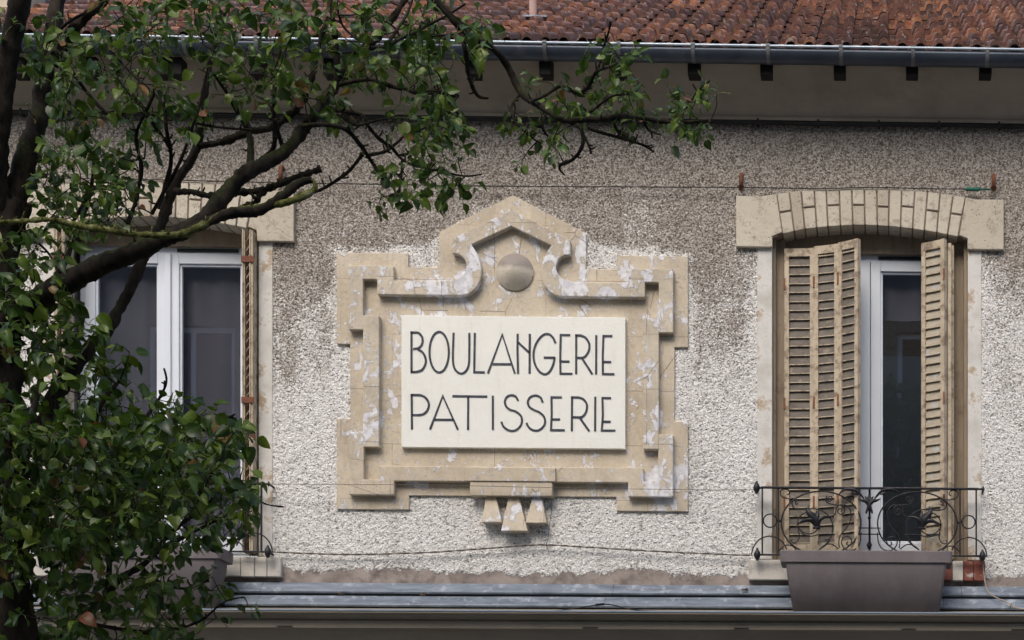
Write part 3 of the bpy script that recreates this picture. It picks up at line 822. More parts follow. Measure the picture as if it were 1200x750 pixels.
# dome boss: shallow cone-like dome, soot on its upper half
def m_boss():
    s = N('boss_stone'); sx = s.n('ShaderNodeSeparateXYZ'); s.l(s.co, sx.inputs[0])
    base = s.mix(s.noise(12, 4), (.47, .42, .34), (.66, .61, .52))
    f = s.math('ADD', sx.outputs['Z'], s.math('MULTIPLY', s.math('SUBTRACT', s.noise(14, 3), .5), .05))
    f = s.math('ADD', f, s.math('MULTIPLY', s.math('ABSOLUTE', sx.outputs['X']), -.12))
    k = s.ramp(s.math('ADD', s.math('MULTIPLY', f, 6), .5), [(.46, 0.0), (.66, .85)])
    col = s.mix(k, base, (.23, .205, .195))
    col = s.mix(s.ramp(s.noise(22, 6, .75), [(.52, 0.0), (.68, .6)]), col, (.25, .21, .17)); s.bump(s.noise(28, 5, .7), .006, 1.0)
    return s.fin(col, .8)
bc = (X(602.5, -.06), Z(317.3, -.06, 602)); br = 21.7 * (X(603) - X(602))
b = new(); rings = []
for k in range(15):
    t = k / 14; r = br * cos(t * pi / 2) if k < 14 else 0
    yy = YA - .012 - .07 * (1 - (r / br) ** 1.6) if k else YA - .012
    rings.append([b.verts.new((bc[0] + max(r, .0005) * cos(a * 2 * pi / 48), yy, bc[1] + max(r, .0005) * sin(a * 2 * pi / 48))) for a in range(48)])
base_r = [b.verts.new((bc[0] + br * cos(a * 2 * pi / 48), YA + .003, bc[1] + br * sin(a * 2 * pi / 48))) for a in range(48)]
rings.insert(0, base_r)
for p_, q_ in zip(rings, rings[1:]):
    for a in range(48): b.faces.new((p_[a], p_[(a + 1) % 48], q_[(a + 1) % 48], q_[a]))
b.faces.new(rings[-1]); bmesh.ops.recalc_face_normals(b, faces=b.faces)
boss = link('boss', b, M['stone'], sign, smooth=True)
boss.data.materials[0] = m_boss()
# put the boss origin at its centre so that its stain follows it
off = Vector((bc[0], 0, bc[1])) - sign.location
boss.data.transform(Matrix.Translation(-off)); boss.location = off
# board
YP = -.062
b = new(); prism(b, [(X(470.4, YP), Z(525, YP, 602)), (X(470.4, YP), Z(370.8, YP, 602)), (X(732.8, YP), Z(370.8, YP, 602)), (X(732.8, YP), Z(525, YP, 602))], YP, YA + .005)
board = link('board', b, M['panel'], sign, bevel=.003)
# letters: painted strokes, traced in zoomed coordinates (8.571 px per photo px)
def arcp(cx, cy, rx, ry, a0, a1, n=18): return [(cx + rx * cos(radians(a0 + (a1 - a0) * k / n)), cy + ry * sin(radians(a0 + (a1 - a0) * k / n))) for k in range(n + 1)]
YL = YP - .0035
def ribbon(b, pts, hw, conv):
    P2 = []
    for p in pts:
        v_ = Vector(conv(*p))
        if not P2 or (v_ - P2[-1]).length > 1e-4: P2.append(v_)
    n = len(P2); h = hw * (X(603) - X(602)) / 8.571
    closed = (P2[0] - P2[-1]).length < 1e-5
    if closed: P2 = P2[:-1]; n -= 1
    Lv, Rv = [], []
    for i in range(n):
        if closed: t0 = P2[i] - P2[i - 1]; t1 = P2[(i + 1) % n] - P2[i]
        else: t0 = P2[i] - P2[max(i - 1, 0)] if i else P2[1] - P2[0]; t1 = P2[min(i + 1, n - 1)] - P2[i] if i < n - 1 else t0
        t0 = t0.normalized(); t1 = t1.normalized(); n0 = Vector((-t0.y, t0.x)); n1 = Vector((-t1.y, t1.x))
        m = (n0 + n1); m = m.normalized() if m.length > 1e-6 else n0
        k = min(1 / max(m.dot(n1), .3), 1.8); Lv.append(P2[i] + m * h * k); Rv.append(P2[i] - m * h * k)
    rng = range(n if closed else n - 1)
    for yv in (0,):
        lf = [b.verts.new((v.x, YL, v.y)) for v in Lv]; rf = [b.verts.new((v.x, YL, v.y)) for v in Rv]
        lb = [b.verts.new((v.x, YP + .001, v.y)) for v in Lv]; rb_ = [b.verts.new((v.x, YP + .001, v.y)) for v in Rv]
        fs = []
        for i in rng:
            j = (i + 1) % n
            fs += [b.faces.new((lf[i], lf[j], rf[j], rf[i])), b.faces.new((lf[j], lf[i], lb[i], lb[j])), b.faces.new((rf[i], rf[j], rb_[j], rb_[i]))]
        if not closed:
            fs += [b.faces.new((lf[0], rf[0], rb_[0], lb[0])), b.faces.new((rf[-1], lf[-1], lb[-1], rb_[-1]))]
        bmesh.ops.recalc_face_normals(b, faces=fs)
def conv(ox, oy): return lambda x, y: (X(ox + x / 8.571, YL), Z(oy + y / 8.571, YL, 602))
c1, c2, c3, c4 = conv(470, 380), conv(600, 380), conv(470, 450), conv(600, 450)
H_ = 10.5
L1 = [('B', c1, [[(104, 84), (104, 494)], [(94, 92), (140, 92)] + arcp(150, 172, 66, 82, -80, 70) + [(120, 258)], [(168, 261)] + catmull([(170, 262), (215, 290), (245, 350), (243, 410), (210, 465), (150, 486), (94, 488)], 5)]),
      ('O', c1, [arcp(382, 286, 97, 204, 0, 360, 44)]),
      ('U', c1, [catmull([(527, 90), (524, 180), (520, 330), (526, 415), (552, 472), (604, 500), (652, 472), (678, 415), (684, 330), (685, 180), (685, 90)], 5)]),
      ('L', c1, [[(740, 90), (734, 484), (840, 484)]]),
      ('A', c1, [[(872, 494), (1016, 104), (1142, 494)], [(918, 401), (1105, 401)]]),
      ('N', c2, [[(56, 94), (54, 240), (60, 494)], [(60, 180), (176, 285)], [(178, 94), (176, 494)]]),
      ('G', c2, [catmull([(436, 186), (412, 132), (375, 98), (330, 96), (285, 128), (240, 195), (217, 280), (222, 370), (255, 448), (300, 490), (345, 496), (385, 460), (415, 395), (428, 330)], 5), [(434, 331), (318, 331)]]),
      ('E', c2, [[(583, 102), (489, 102), (484, 300), (486, 491), (606, 491)], [(490, 368), (577, 368)]]),
      ('R', c2, [[(644, 494), (644, 96)], [(634, 104), (690, 104)] + catmull([(690, 104), (735, 125), (768, 170), (778, 210), (768, 265), (735, 315), (700, 330)], 5) + [(650, 330)], [(704, 336), (806, 494)]]),
      ('I', c2, [[(846, 100), (844, 494)]]),
      ('E', c2, [[(1008, 108), (918, 108), (911, 300), (912, 491), (1028, 491)], [(915, 369), (995, 369)]])]
L2 = [('P', c3, [[(108, 464), (106, 112)], [(95, 118), (190, 118)] + catmull([(190, 118), (240, 140), (272, 185), (278, 225), (262, 272), (225, 308), (180, 319)], 5) + [(112, 319)]]),
      ('A', c3, [[(290, 462), (418, 126), (570, 462)], [(335, 364), (522, 364)]]),
      ('T', c3, [[(515, 126), (865, 128)], [(674, 130), (672, 464)]]),
      ('I', c3, [[(921, 118), (922, 462)]]),
      ('S', c3, [catmull([(1176, 168), (1150, 125), (1110, 112), (1065, 128), (1042, 175), (1055, 225), (1095, 258), (1150, 275), (1200, 315), (1214, 370), (1195, 425), (1145, 465), (1085, 466), (1030, 430), (1007, 378)], 5)]),
      ('S', c4, [catmull([(308, 182), (285, 132), (235, 112), (180, 132), (159, 180), (172, 225), (215, 255), (275, 282), (320, 325), (332, 380), (310, 430), (265, 462), (215, 462), (170, 435), (144, 388)], 5)]),
      ('E', c4, [[(500, 129), (396, 129), (398, 300), (391, 459), (530, 459)], [(400, 351), (482, 351)]]),
      ('R', c4, [[(600, 468), (603, 120)], [(592, 128), (665, 128)] + catmull([(665, 128), (715, 145), (748, 190), (752, 235), (738, 285), (705, 322), (675, 328)], 5) + [(605, 328)], [(682, 335), (776, 468)]]),
      ('I', c4, [[(836, 120), (834, 468)]]),
      ('E', c4, [[(994, 132), (908, 132), (912, 300), (902, 459), (1038, 459)], [(910, 370), (991, 370)]])]
for row in (L1, L2):
    for nm, cv, strokes in row:
        b = new()
        for k, s_ in enumerate(strokes): ribbon(b, s_, H_ + .3 * k, cv)
        o = link('letter', b, M['letter'], board); o['label'] = 'dark letter ' + nm

# ------------------------------------------------------------------ balcony railings
def railing(dx, label):
    YR = -.11
    K = X(1019, YR) - X(1018, YR)
    root = empty('balcony_railing', (X(1018.7, YR) + dx, YR, Z(651, YR, 1015)), label, 'railing', 'wrought iron railings of the windows')
    def W(x, y, o=0): return Vector((X(880 + x / 7.5, YR) + dx, YR + o, Z(560 + y / 7.5, YR, 1018)))
    xc = 1040.0
    def both(b, pts, r, seg=7, o=0):
        for mirror in (0, 1):
            q = [((2 * xc - p[0]) if mirror else p[0], p[1]) for p in pts]
            tube(b, [W(x, y, o) for x, y in q], [v * K for v in r] if isinstance(r, list) else r * K, seg)
    def sp(cx, cy, r0, r1, a0, turns, n=28):
        return [(cx + (r0 + (r1 - r0) * k / n) * cos(radians(a0 + 360 * turns * k / n)), cy + (r0 + (r1 - r0) * k / n) * sin(radians(a0 + 360 * turns * k / n))) for k in range(n + 1)]
    b = new(); v0, v1 = W(88, 83), W(2 * xc - 80, 83)
    box(b, v0.x, v1.x, YR - .014, YR + .010, W(0, 101).z, v0.z); link('handrail', b, M['iron'], root, bevel=.003)
    b = new(); v0, v1 = W(70, 674), W(2 * xc - 70, 674)
    box(b, v0.x, v1.x, YR - .008, YR + .008, W(0, 688).z, v0.z); link('bottom_rail', b, M['iron'], root, bevel=.002)
    for xx in (100, 242, 2 * xc - 242, 2 * xc - 100):
        b = new(); v0, v1 = W(xx - 7, 95), W(xx + 7, 690); box(b, v0.x, v1.x, YR - .007, YR + .007, v1.z, v0.z); link('post', b, M['iron'], root, bevel=.002)
    b = new()
    both(b, sp(168, 382, 58, 58, 0, 1), .85)
    both(b, [(617 + 350 * cos(radians(a)), 400 + 280 * sin(radians(a))) for a in range(-270, 91, 8)] , .95)
    both(b, [(165 + 158 * cos(radians(a)), 690 - 172 * sin(radians(a))) for a in range(180, 19, -8)], .8)
    both(b, catmull([(385, 185), (330, 188), (275, 170), (258, 130), (285, 105), (325, 110), (338, 138), (318, 155)], 5), .75)
    both(b, catmull([(415, 225), (398, 238), (392, 215), (412, 200), (385, 198), (362, 225), (372, 262), (410, 278), (480, 280), (560, 274), (640, 300), (700, 360), (718, 440), (700, 530), (640, 605)], 5), .75)
    both(b, sp(508, 400, 96, 96, 0, 1), .75)
    both(b, catmull([(690, 192), (680, 175), (705, 165), (712, 190), (690, 210), (660, 190), (670, 160), (655, 195), (680, 225), (760, 240), (830, 240), (875, 290), (875, 370), (840, 440), (790, 500), (772, 560), (778, 615)], 5), .75)
    both(b, catmull([(790, 300), (800, 278), (775, 275), (762, 300), (785, 322), (818, 305), (820, 265), (785, 240), (752, 262), (742, 315), (700, 345), (640, 352)], 5), .75)
    both(b, catmull([(850, 560), (842, 585), (870, 590), (885, 555), (860, 520), (820, 520), (795, 560), (812, 610), (860, 640), (920, 625), (958, 570), (968, 480)], 5), .75)
    both(b, catmull([(370, 545), (355, 555), (370, 575), (405, 565), (425, 520), (420, 470), (415, 420)], 5), .7)
    both(b, catmull([(650, 540), (665, 552), (685, 540), (690, 560), (650, 600), (600, 632)], 5), .7)
    both(b, catmull([(600, 632), (650, 592), (710, 585), (770, 625)], 5), .75)
    both(b, catmull([(235, 655), (300, 598), (365, 605), (400, 640)], 5), .75)
    both(b, catmull([(440, 490), (520, 516), (600, 500), (690, 495), (740, 500)], 5), .7)
    both(b, [(940, 441), (1040, 441)], .7); both(b, [(940, 495), (1040, 495)], .7)
    both(b, [(232, 382), (250, 384), (268, 390)], [1.0, 1.9, 1.0])
    tube(b, [W(1040, 98), W(1040, 660)], .95 * K, 8)
    link('scrollwork', b, M['iron'], root)
    def petals(ps, nm):
        for mirror in (0, 1):
            b = new()
            for pts, r in ps:
                cp = catmull([(p[0], p[1]) for p in pts], 5); n = len(cp)
                rr = []
                for i in range(n):
                    t = i / (n - 1) * (len(r) - 1); k = min(int(t), len(r) - 2); rr.append((r[k] + (r[k + 1] - r[k]) * (t - k)) * K / 7.5)
                tube(b, [W((2 * xc - x) if mirror else x, y, -.004 - .012 * sin(pi * i / (n - 1))) for i, (x, y) in enumerate(cp)], rr, 8, squash=.6)
            link(nm, b, M['iron'], root)
    petals([([(578, 448), (560, 380), (515, 320), (500, 285), (515, 245)], [14, 30, 26, 12, 3]), ([(575, 430), (530, 380), (470, 385), (405, 412)], [16, 22, 14, 3]),
            ([(580, 440), (575, 380), (585, 330), (575, 290)], [16, 24, 18, 3]), ([(590, 430), (600, 380), (640, 352), (700, 345)], [14, 22, 16, 6]), ([(550, 445), (605, 445)], [12, 12])], 'lily')
    petals([([(770, 155), (805, 118), (860, 105), (930, 120), (975, 165), (1000, 195)], [3, 9, 15, 13, 9, 3]), ([(880, 105), (920, 145), (960, 140)], [10, 10, 2])], 'leaf_ornament')
    b = new()
    for s in (-1, 1):
        for pts, r in (([(0, 240), (30, 205), (65, 200), (102, 182)], [18, 20, 12, 2]), ([(0, 230), (15, 190), (40, 165)], [18, 16, 2]), ([(0, 230), (12, 270), (26, 305), (24, 318)], [16, 13, 9, 5]),
                       ([(0, 600), (30, 605), (75, 595)], [14, 12, 2]), ([(0, 600), (20, 570), (35, 560)], [12, 10, 2])):
            cp = catmull(pts, 4); n = len(cp)
            rr = [(r[min(int(i / (n - 1) * (len(r) - 1)), len(r) - 2)] * (1 - (i / (n - 1) * (len(r) - 1)) % 1) + r[min(int(i / (n - 1) * (len(r) - 1)) + 1, len(r) - 1)] * ((i / (n - 1) * (len(r) - 1)) % 1)) * K / 7.5 if i < n - 1 else r[-1] * K / 7.5 for i in range(n)]
            if pts[0][1] > 500: continue
            tube(b, [W(xc + s * x, y, -.008) for x, y in cp], rr, 8, squash=.7)
    link('flower', b, M['iron'], root); b = new()
    tube(b, [W(xc, 120), W(xc, 165), W(xc, 220), W(xc, 250)], [2 * K / 7.5, 14 * K / 7.5, 22 * K / 7.5, 12 * K / 7.5], 8)
    link('finial', b, M['iron'], root); b = new()
    tube(b, [W(xc, 335), W(xc, 352), W(xc, 368)], [7 * K / 7.5, 17 * K / 7.5, 7 * K / 7.5], 8)
    link('collar', b, M['iron'], root); b = new()
    tube(b, [W(xc, 560), W(xc, 590), W(xc, 625)], [10 * K / 7.5, 26 * K / 7.5, 12 * K / 7.5], 8)
    link('base_flower', b, M['iron'], root)
    for (xx, yy) in ((50, 95), (55, 680), (2 * xc - 38, 92), (2 * xc - 45, 683)):
        b = new(); c = W(xx, yy, 0)
        far = xx > xc and yy < 300
        r0 = 12 if far else 28
        tube(b, [Vector((c.x, YR + .11, c.z)), Vector((c.x, YR + .02, c.z)), Vector((c.x, YR + .012, c.z))], .006, 8)
        tube(b, [c + Vector((0, 0, -r0 * 1.9 * K / 7.5)), c + Vector((0, 0, -r0 * K / 7.5)), c, c + Vector((0, 0, r0 * K / 7.5)), c + Vector((0, 0, r0 * 1.5 * K / 7.5)), c + Vector((0, 0, r0 * 2.1 * K / 7.5))],
             [v * r0 * K / 7.5 for v in (.3, .8, 1.15, .8, .45, .3)], 10)
        tube(b, [c, W(100 if xx < xc else 2 * xc - 100, yy)], .006, 8)
        link('wall_anchor', b, M['iron'], root)
    return root
railing(0, 'black wrought iron railing with lilies and scrolls before the half folded shutters')
railing(-SH, 'black wrought iron railing behind the tree, at the window with wide open shutters')

# ------------------------------------------------------------------ planters
def planter(dx, label):
    y0, y1 = -.37, -.135
    xc = (X(913.3, y0) + X(1116.4, y0)) / 2 + dx
    zt, zr, zb = Z(645, y0, 1015), Z(658.6, y0, 1015), Z(722, y0, 1015)
    def hw(a, c): return (X(c, y0) - X(a, y0)) / 2
    w_t, w_r, w_b = hw(914, 1116.4), hw(920.5, 1110.5), hw(930.5, 1100.5)
    o = empty('planter_box', (xc, (y0 + y1) / 2, zb), label, 'planter', 'plastic planter boxes under the windows')
    def ring(b, w, ya, yb, z, r=.018):
        out = []
        for cx_, cy_, a0 in ((w - r, ya + r, -90), (w - r, yb - r, 0), (-w + r, yb - r, 90), (-w + r, ya + r, 180)):
            for k in range(5):
                a = radians(a0 + k * 22.5); out.append(b.verts.new((xc + cx_ + r * cos(a), cy_ + r * sin(a), z)))
        return out
    def skin(b, rings):
        for p_, q_ in zip(rings, rings[1:]):
            n = len(p_)
            for i in range(n): b.faces.new((p_[i], p_[(i + 1) % n], q_[(i + 1) % n], q_[i]))
    b = new(); rs = [ring(b, w_b, y0 + .03, y1 - .02, zb), ring(b, w_r, y0 + .012, y1 - .008, zr + .004)]
    skin(b, rs); b.faces.new(list(reversed(rs[0]))); bmesh.ops.recalc_face_normals(b, faces=b.faces); link('tub', b, M['planter'], o, smooth=True, bevel=.0)
    b = new(); rs = [ring(b, w_r - .004, y0 + .014, y1 - .01, zr), ring(b, w_t - .003, y0, y1, zr - .001), ring(b, w_t, y0 - .003, y1 + .003, zt - .004), ring(b, w_t - .004, y0 + .001, y1 - .001, zt), ring(b, w_t - .016, y0 + .014, y1 - .014, zt), ring(b, w_r - .02, y0 + .03, y1 - .02, zt - .06)]
    skin(b, rs); bmesh.ops.recalc_face_normals(b, faces=b.faces); link('rim', b, M['planter'], o, bevel=.002)
    b = new(); rs = ring(b, w_r - .018, y0 + .02, y1 - .015, zt - .05); b.faces.new(rs); link('soil', b, M['ground'], o)
    return o
planter(0, 'grey brown plastic planter box under the railing with lilies, fully in view')
planter(-SH, 'grey brown plastic planter box partly hidden behind the tree leaves')

# ------------------------------------------------------------------ wires, hooks, cables
def wirepts(pts, y, n=8): return [P(px, py, y if not callable(y) else y(px)) for px, py in catmull(pts, n)]
b = new(); tube(b, wirepts([(-60, 207), (150, 210), (300, 213.5), (450, 216), (600, 218.3), (735, 219), (869, 219.7), (960, 221), (1020, 219.5), (1080, 221), (1131, 221.6)], -.055), .0032, 6)
wi = tag(link('wire', b, M['black']), 'thin dark wire stretched above the sign and lintels', 'wire')
b = new(); tube(b, [P(1131, 221.5, -.055), P(1133, 221.5, -.055), P(1146, 221.8, -.055), P(1149, 221.8, -.055)], [.008, .013, .013, .008], 8); tube(b, [P(1149, 221.8, -.055), P(1162, 222, -.055)], .005, 6)
link('turnbuckle', b, M['green'], wi)
for px, py, lb in ((869, 206, 'rusty hook above the left end of the balcony window lintel'), (1164, 207, 'rusty hook above the right end of the lintel, beside the green turnbuckle'), (331, 197, 'rusty hook above the lintel end beside the tree branches')):
    b = new(); t = P(px, py, -.02)
    tube(b, [t + Vector((0, .02, .0)), t + Vector((0, -.02, .002)), t + Vector((0, -.036, -.012)), t + Vector((0, -.036, -.08))], .0125, 8)
    tube(b, [t + Vector((-.0, -.036, -.078)), t + Vector((.0, -.036, -.10))], [.02, .012], 8)
    tag(link('hook', b, M['rust']), lb, 'hook', 'rusty hooks holding the upper wire')
b = new(); tube(b, wirepts([(313, 567), (400, 568), (480, 568), (550, 569.3), (650, 571.5), (740, 573), (830, 574), (884, 574)], -.128), .0018, 5)
tag(link('wire', b, M['cord']), 'thin taut wire crossing the foot of the sign between both railings', 'wire')
b = new(); q0 = catmull([(313, 646.5), (370, 649), (425, 649.8), (500, 647.5), (560, 643.5), (600, 640.5), (640, 638.5), (700, 642), (760, 645.5), (820, 648.5), (880, 651)], 14)
for ph in (0, pi):
    tube(b, [P(px, py, -.045) + Vector((0, .003 * cos(i * .9 + ph), .003 * sin(i * .9 + ph) + .002 * noise.noise(Vector((i * .3, 0, 0))))) for i, (px, py) in enumerate(q0)], .0028, 5)
tag(link('wire', b, M['cord']), 'twisted rusty wire sagging along the wall below the sign', 'wire')
b = new(); tube(b, wirepts([(647, 582), (646, 600), (644, 615), (642.5, 630), (640.5, 639), (643, 646)], -.04, 5), .002, 5)
tag(link('wire', b, M['cord']), 'short vertical wire hanging from the sign bracket', 'wire')
b = new(); pts = [P(px, py, y) for px, py, y in catmull([(1147, 655.5, -.06), (1151, 657, -.065), (1153, 672, -.07), (1156, 690, -.10), (1163, 698, -.12), (1180, 706, -.16), (1190, 712, -.2), (1210, 715, -.25)], 6)]
tube(b, pts, .0038, 8); tube(b, [P(1185, 707, -.17), P(1184, 712, -.17)], .004, 6)
tag(link('cable', b, M['beige']), 'beige cable trailing from the brick sill over the zinc ledge', 'cable')
b = new(); tube(b, [P(px, py, -.25) for px, py in catmull([(640, 717), (670, 713.5), (703, 708.5), (718, 709), (745, 715), (790, 717)], 6)], .0038, 7)
tube(b, [P(698, 708.8, -.25), P(708, 708, -.25)], .007, 8)
tag(link('cable', b, M['black']), 'short black cable arching over the zinc ledge below the sign', 'cable')

# ------------------------------------------------------------------ building across the street (seen in the panes)
opp = empty('opposite_building', (0, -15.2, 0), 'grey building across the street, mirrored in the window glass', 'building')
b = new(); ox0, ox1, oy = -14, 12, -15.0
zs_ = [(0, .9), (3.0, 4.2), (6.3, 7.3), (9.4, 11.6)]
wx = [ox0 + 1.2 + k * 2.6 for k in range(10)]
for z0, z1 in zs_: box(b, ox0, ox1, oy - .3, oy, z0, z1)
for (za, zb_) in ((.9, 3.0), (4.2, 6.3), (7.3, 9.4)):
    e = [ox0] + [v for x in wx for v in (x, x + 1.2)] + [ox1]
    for k in range(0, len(e), 2): box(b, e[k], e[k + 1], oy - .3, oy, za, zb_)
link('wall', b, M['opp'], opp)
for (za, zb_) in ((.9, 3.0), (4.2, 6.3), (7.3, 9.4)):
    for x in wx:
        b = new(); f = .07
        box(b, x, x + f, oy - .15, oy - .08, za, zb_); box(b, x + 1.2 - f, x + 1.2, oy - .15, oy - .08, za, zb_); box(b, x + .57, x + .63, oy - .15, oy - .08, za, zb_)
        box(b, x + f, x + 1.2 - f, oy - .149, oy - .081, zb_ - f, zb_ - .001); box(b, x + f, x + 1.2 - f, oy - .149, oy - .081, za + .001, za + f)
        wo = link('window', b, M['pvc'], opp)
        b = new(); box(b, x + f, x + 1.2 - f, oy - .12, oy - .11, za + f, zb_ - f); link('pane', b, M['oppdark'], wo)
b = new(); prism(b, [(ox0 - .3, 11.6), (ox1 + .3, 11.6), (ox1 - 1, 14), (ox0 + 1, 14)], oy + .4, oy - 6); link('roof', b, M['slate'], opp)
b = new(); box(b, ox0, ox0 + .3, oy - 6, oy - .3, 0, 11.6); box(b, ox1 - .3, ox1, oy - 6, oy - .3, 0, 11.6); box(b, ox0, ox1, oy - 6.3, oy - 6, 0, 11.6); link('side_wall', b, M['opp'], opp)

# ------------------------------------------------------------------ tree
TY = -3.1
tb = P(22, 740, TY)
tree = empty('tree', (tb.x, TY, 0), 'leafy green tree with mossy dark branches reaching across the facade', 'tree')
rt = random.Random(5)
PXM = (P(101, 400, TY) - P(100, 400, TY)).x     # metres per photo pixel at the tree
nodes = []          # (pos, radius) skeleton
def roughen(bm, amp, f=30):
    bm.normal_update()
    for v in bm.verts:
        c = v.co; n_ = noise.noise(Vector((c.x * f, c.y * f, c.z * f * .35))) + .6 * noise.noise(Vector((c.x * f * 2.4, c.y * f * 2.4, c.z * f)))
        v.co += v.normal * n_ * amp
def limb(bm, pts, mat=0, depth=TY, wav=.5, spurs=True, seg=10, reg=True):
    """pts: (px,py,width_px[,dy])"""
    P4 = [(p[0], p[1], p[2], (p[3] if len(p) > 3 else 0.0)) for p in pts]
    cp = catmull(P4, 12 if seg > 8 else 7); W = []; rr = []
    for i, (px, py, w_, dy) in enumerate(cp):
        v = P(px, py, depth + dy)
        w_ = max(w_, .7)
        k = w_ * (.43 if w_ > 9 else .48) * PXM
        v = v + Vector((noise.noise(v * 5), noise.noise(v * 5 + Vector((7, 0, 0))), noise.noise(v * 5 + Vector((0, 9, 0))))) * min(k, .03) * wav
        W.append(v); rr.append(k * (1 + .22 * noise.noise(v * 14) + (.28 if w_ < 9 else .06) * noise.noise(v * 55)))
    tube(bm, W, rr, seg, mat)
    if reg:
        for v, r_ in zip(W, rr): nodes.append((v, r_))
    if spurs:
        for i in range(2, len(W) - 1):
            if i < len(W) * .8 and rt.random() < (.42 if rr[i] < .014 else .12) and rr[i] < .03:
                d = Vector((rt.uniform(-1, 1), rt.uniform(-1, 1), rt.uniform(-.6, 1))).normalized(); L = rt.uniform(.015, .042)
                tube(bm, [W[i], W[i] + d * L * .6, W[i] + d * L + Vector((0, 0, .006))], [.0052, .0042, .0038], 5)
    return W
bt = new()
g0 = P(30, 750, TY)
# main stem from the ground, splitting at about photo y=230
stem = [(Vector((tb.x + .05, TY, -.05)), .30), (Vector((tb.x + .03, TY, .25)), .22), (Vector((tb.x, TY + .02, 1.0)), .185), (Vector((tb.x, TY, 2.0)), .175)]
sp_ = [(s[0].x, s[0].y, s[0].z, s[1]) for s in stem]
for px, py, w_ in ((6, 700, 58), (5, 620, 54), (4, 520, 48), (2, 430, 42), (2, 350, 38), (4, 290, 38), (12, 235, 46)):
    v = P(px, py, TY); sp_.append((v.x, v.y, v.z, w_ * .5 * PXM))
cs = catmull(sp_, 16); Wm = [Vector(c[:3]) for c in cs]
tube(bt, Wm, [c[3] * (1 + .10 * noise.noise(Vector(c[:3]) * 6) + .05 * noise.noise(Vector(c[:3]) * 22)) for c in cs], 44)
for v, c in zip(Wm, cs):
    if v.z > 3: nodes.append((v, c[3]))
roughen(bt, .018, 24)
trunk = link('trunk', bt, M['bark'], tree)
def addlimb(name, pts, mats=M['bark'], **k):
    b = new(); limb(b, pts, seg=16, **k); roughen(b, .008, 60); return link(name, b, mats, tree)
addlimb('limb', [(2, 290, 34, .0), (-6, 200, 32, -.1), (0, 130, 30, -.15), (12, 60, 28, -.2), (26, 0, 26, -.25), (40, -80, 24, -.3)])
addlimb('limb', [(12, 255, 34), (28, 195, 29), (44, 140, 25, .1), (54, 90, 25, .15), (62, 40, 22, .2), (76, -40, 19, .25)])
addlimb('limb', [(62, 75, 22, .1), (80, 45, 16, .05), (100, 20, 13), (120, 3, 11), (140, -25, 9)])
addlimb('limb', [(20, 385, 30), (48, 348, 29, -.1), (80, 331, 27, -.2), (120, 312, 25, -.3), (165, 292, 23, -.35), (205, 275, 20, -.35), (240, 256, 20, -.3), (262, 232, 19, -.25), (285, 205, 19, -.2), (310, 192, 18, -.15), (335, 178, 17, -.1), (352, 155, 16), (372, 133, 15), (385, 112, 13, .1), (400, 88, 12, .15), (418, 62, 11, .2), (440, 45, 9, .2), (456, 25, 8, .2), (475, 0, 7, .2), (490, -30, 5, .2)])
addlimb('limb', [(40, 520, 22, .1), (66, 462, 22, .15), (95, 418, 20, .2), (125, 385, 19, .25), (146, 350, 16, .3), (164, 312, 14, .35), (180, 280, 13, .35), (192, 250, 14, .4), (208, 212, 13, .4), (228, 178, 12, .4), (234, 140, 11, .4), (240, 105, 8, .4), (250, 60, 6, .4), (262, 15, 5, .4)])
addlimb('limb', [(230, 172, 9, .4), (258, 166, 10, .38), (290, 154, 10, .35), (320, 148, 9, .3), (348, 128, 8, .25), (362, 100, 7, .2), (372, 60, 6, .2), (385, 20, 5, .2)])
addlimb('limb', [(392, 108, 7, .12), (395, 75, 6.5, .1), (392, 40, 6, .05), (388, 8, 5), (385, -30, 4)])
# lichen covered bare limbs
b = new(); limb(b, [(-30, 262, 5, -.3), (0, 259, 5, -.3), (30, 256, 6, -.35), (60, 258, 6, -.4), (90, 264, 7, -.4), (130, 271, 7, -.45), (165, 276, 7, -.45), (200, 277, 8, -.45), (230, 268, 9, -.4), (262, 251, 10, -.38), (300, 241, 9, -.35), (335, 237, 8, -.35), (358, 231, 8, -.33), (372, 222, 7, -.3), (368, 212, 5, -.3)], wav=1.2)
roughen(b, .004, 60); link('limb', b, M['lichen'], tree)
b = new(); limb(b, [(190, 285, 12, -.3), (232, 266, 12, -.38), (268, 249, 13, -.38), (300, 243, 13, -.36), (330, 230, 13, -.34), (352, 218, 12, -.3), (368, 213, 9, -.3)], wav=1.2)
roughen(b, .006, 45); link('limb', b, M['bark'], tree)
addlimb('limb', [(205, 224, 8, .3), (225, 226, 8, .2), (258, 229, 8, .1), (290, 225, 8), (320, 216, 8), (345, 209, 7), (362, 204, 8), (374, 200, 8)], wav=1.2)
addlimb('limb', [(275, 248, 6), (296, 238, 7), (308, 224, 7), (328, 215, 6), (350, 208, 6)], wav=1.2)
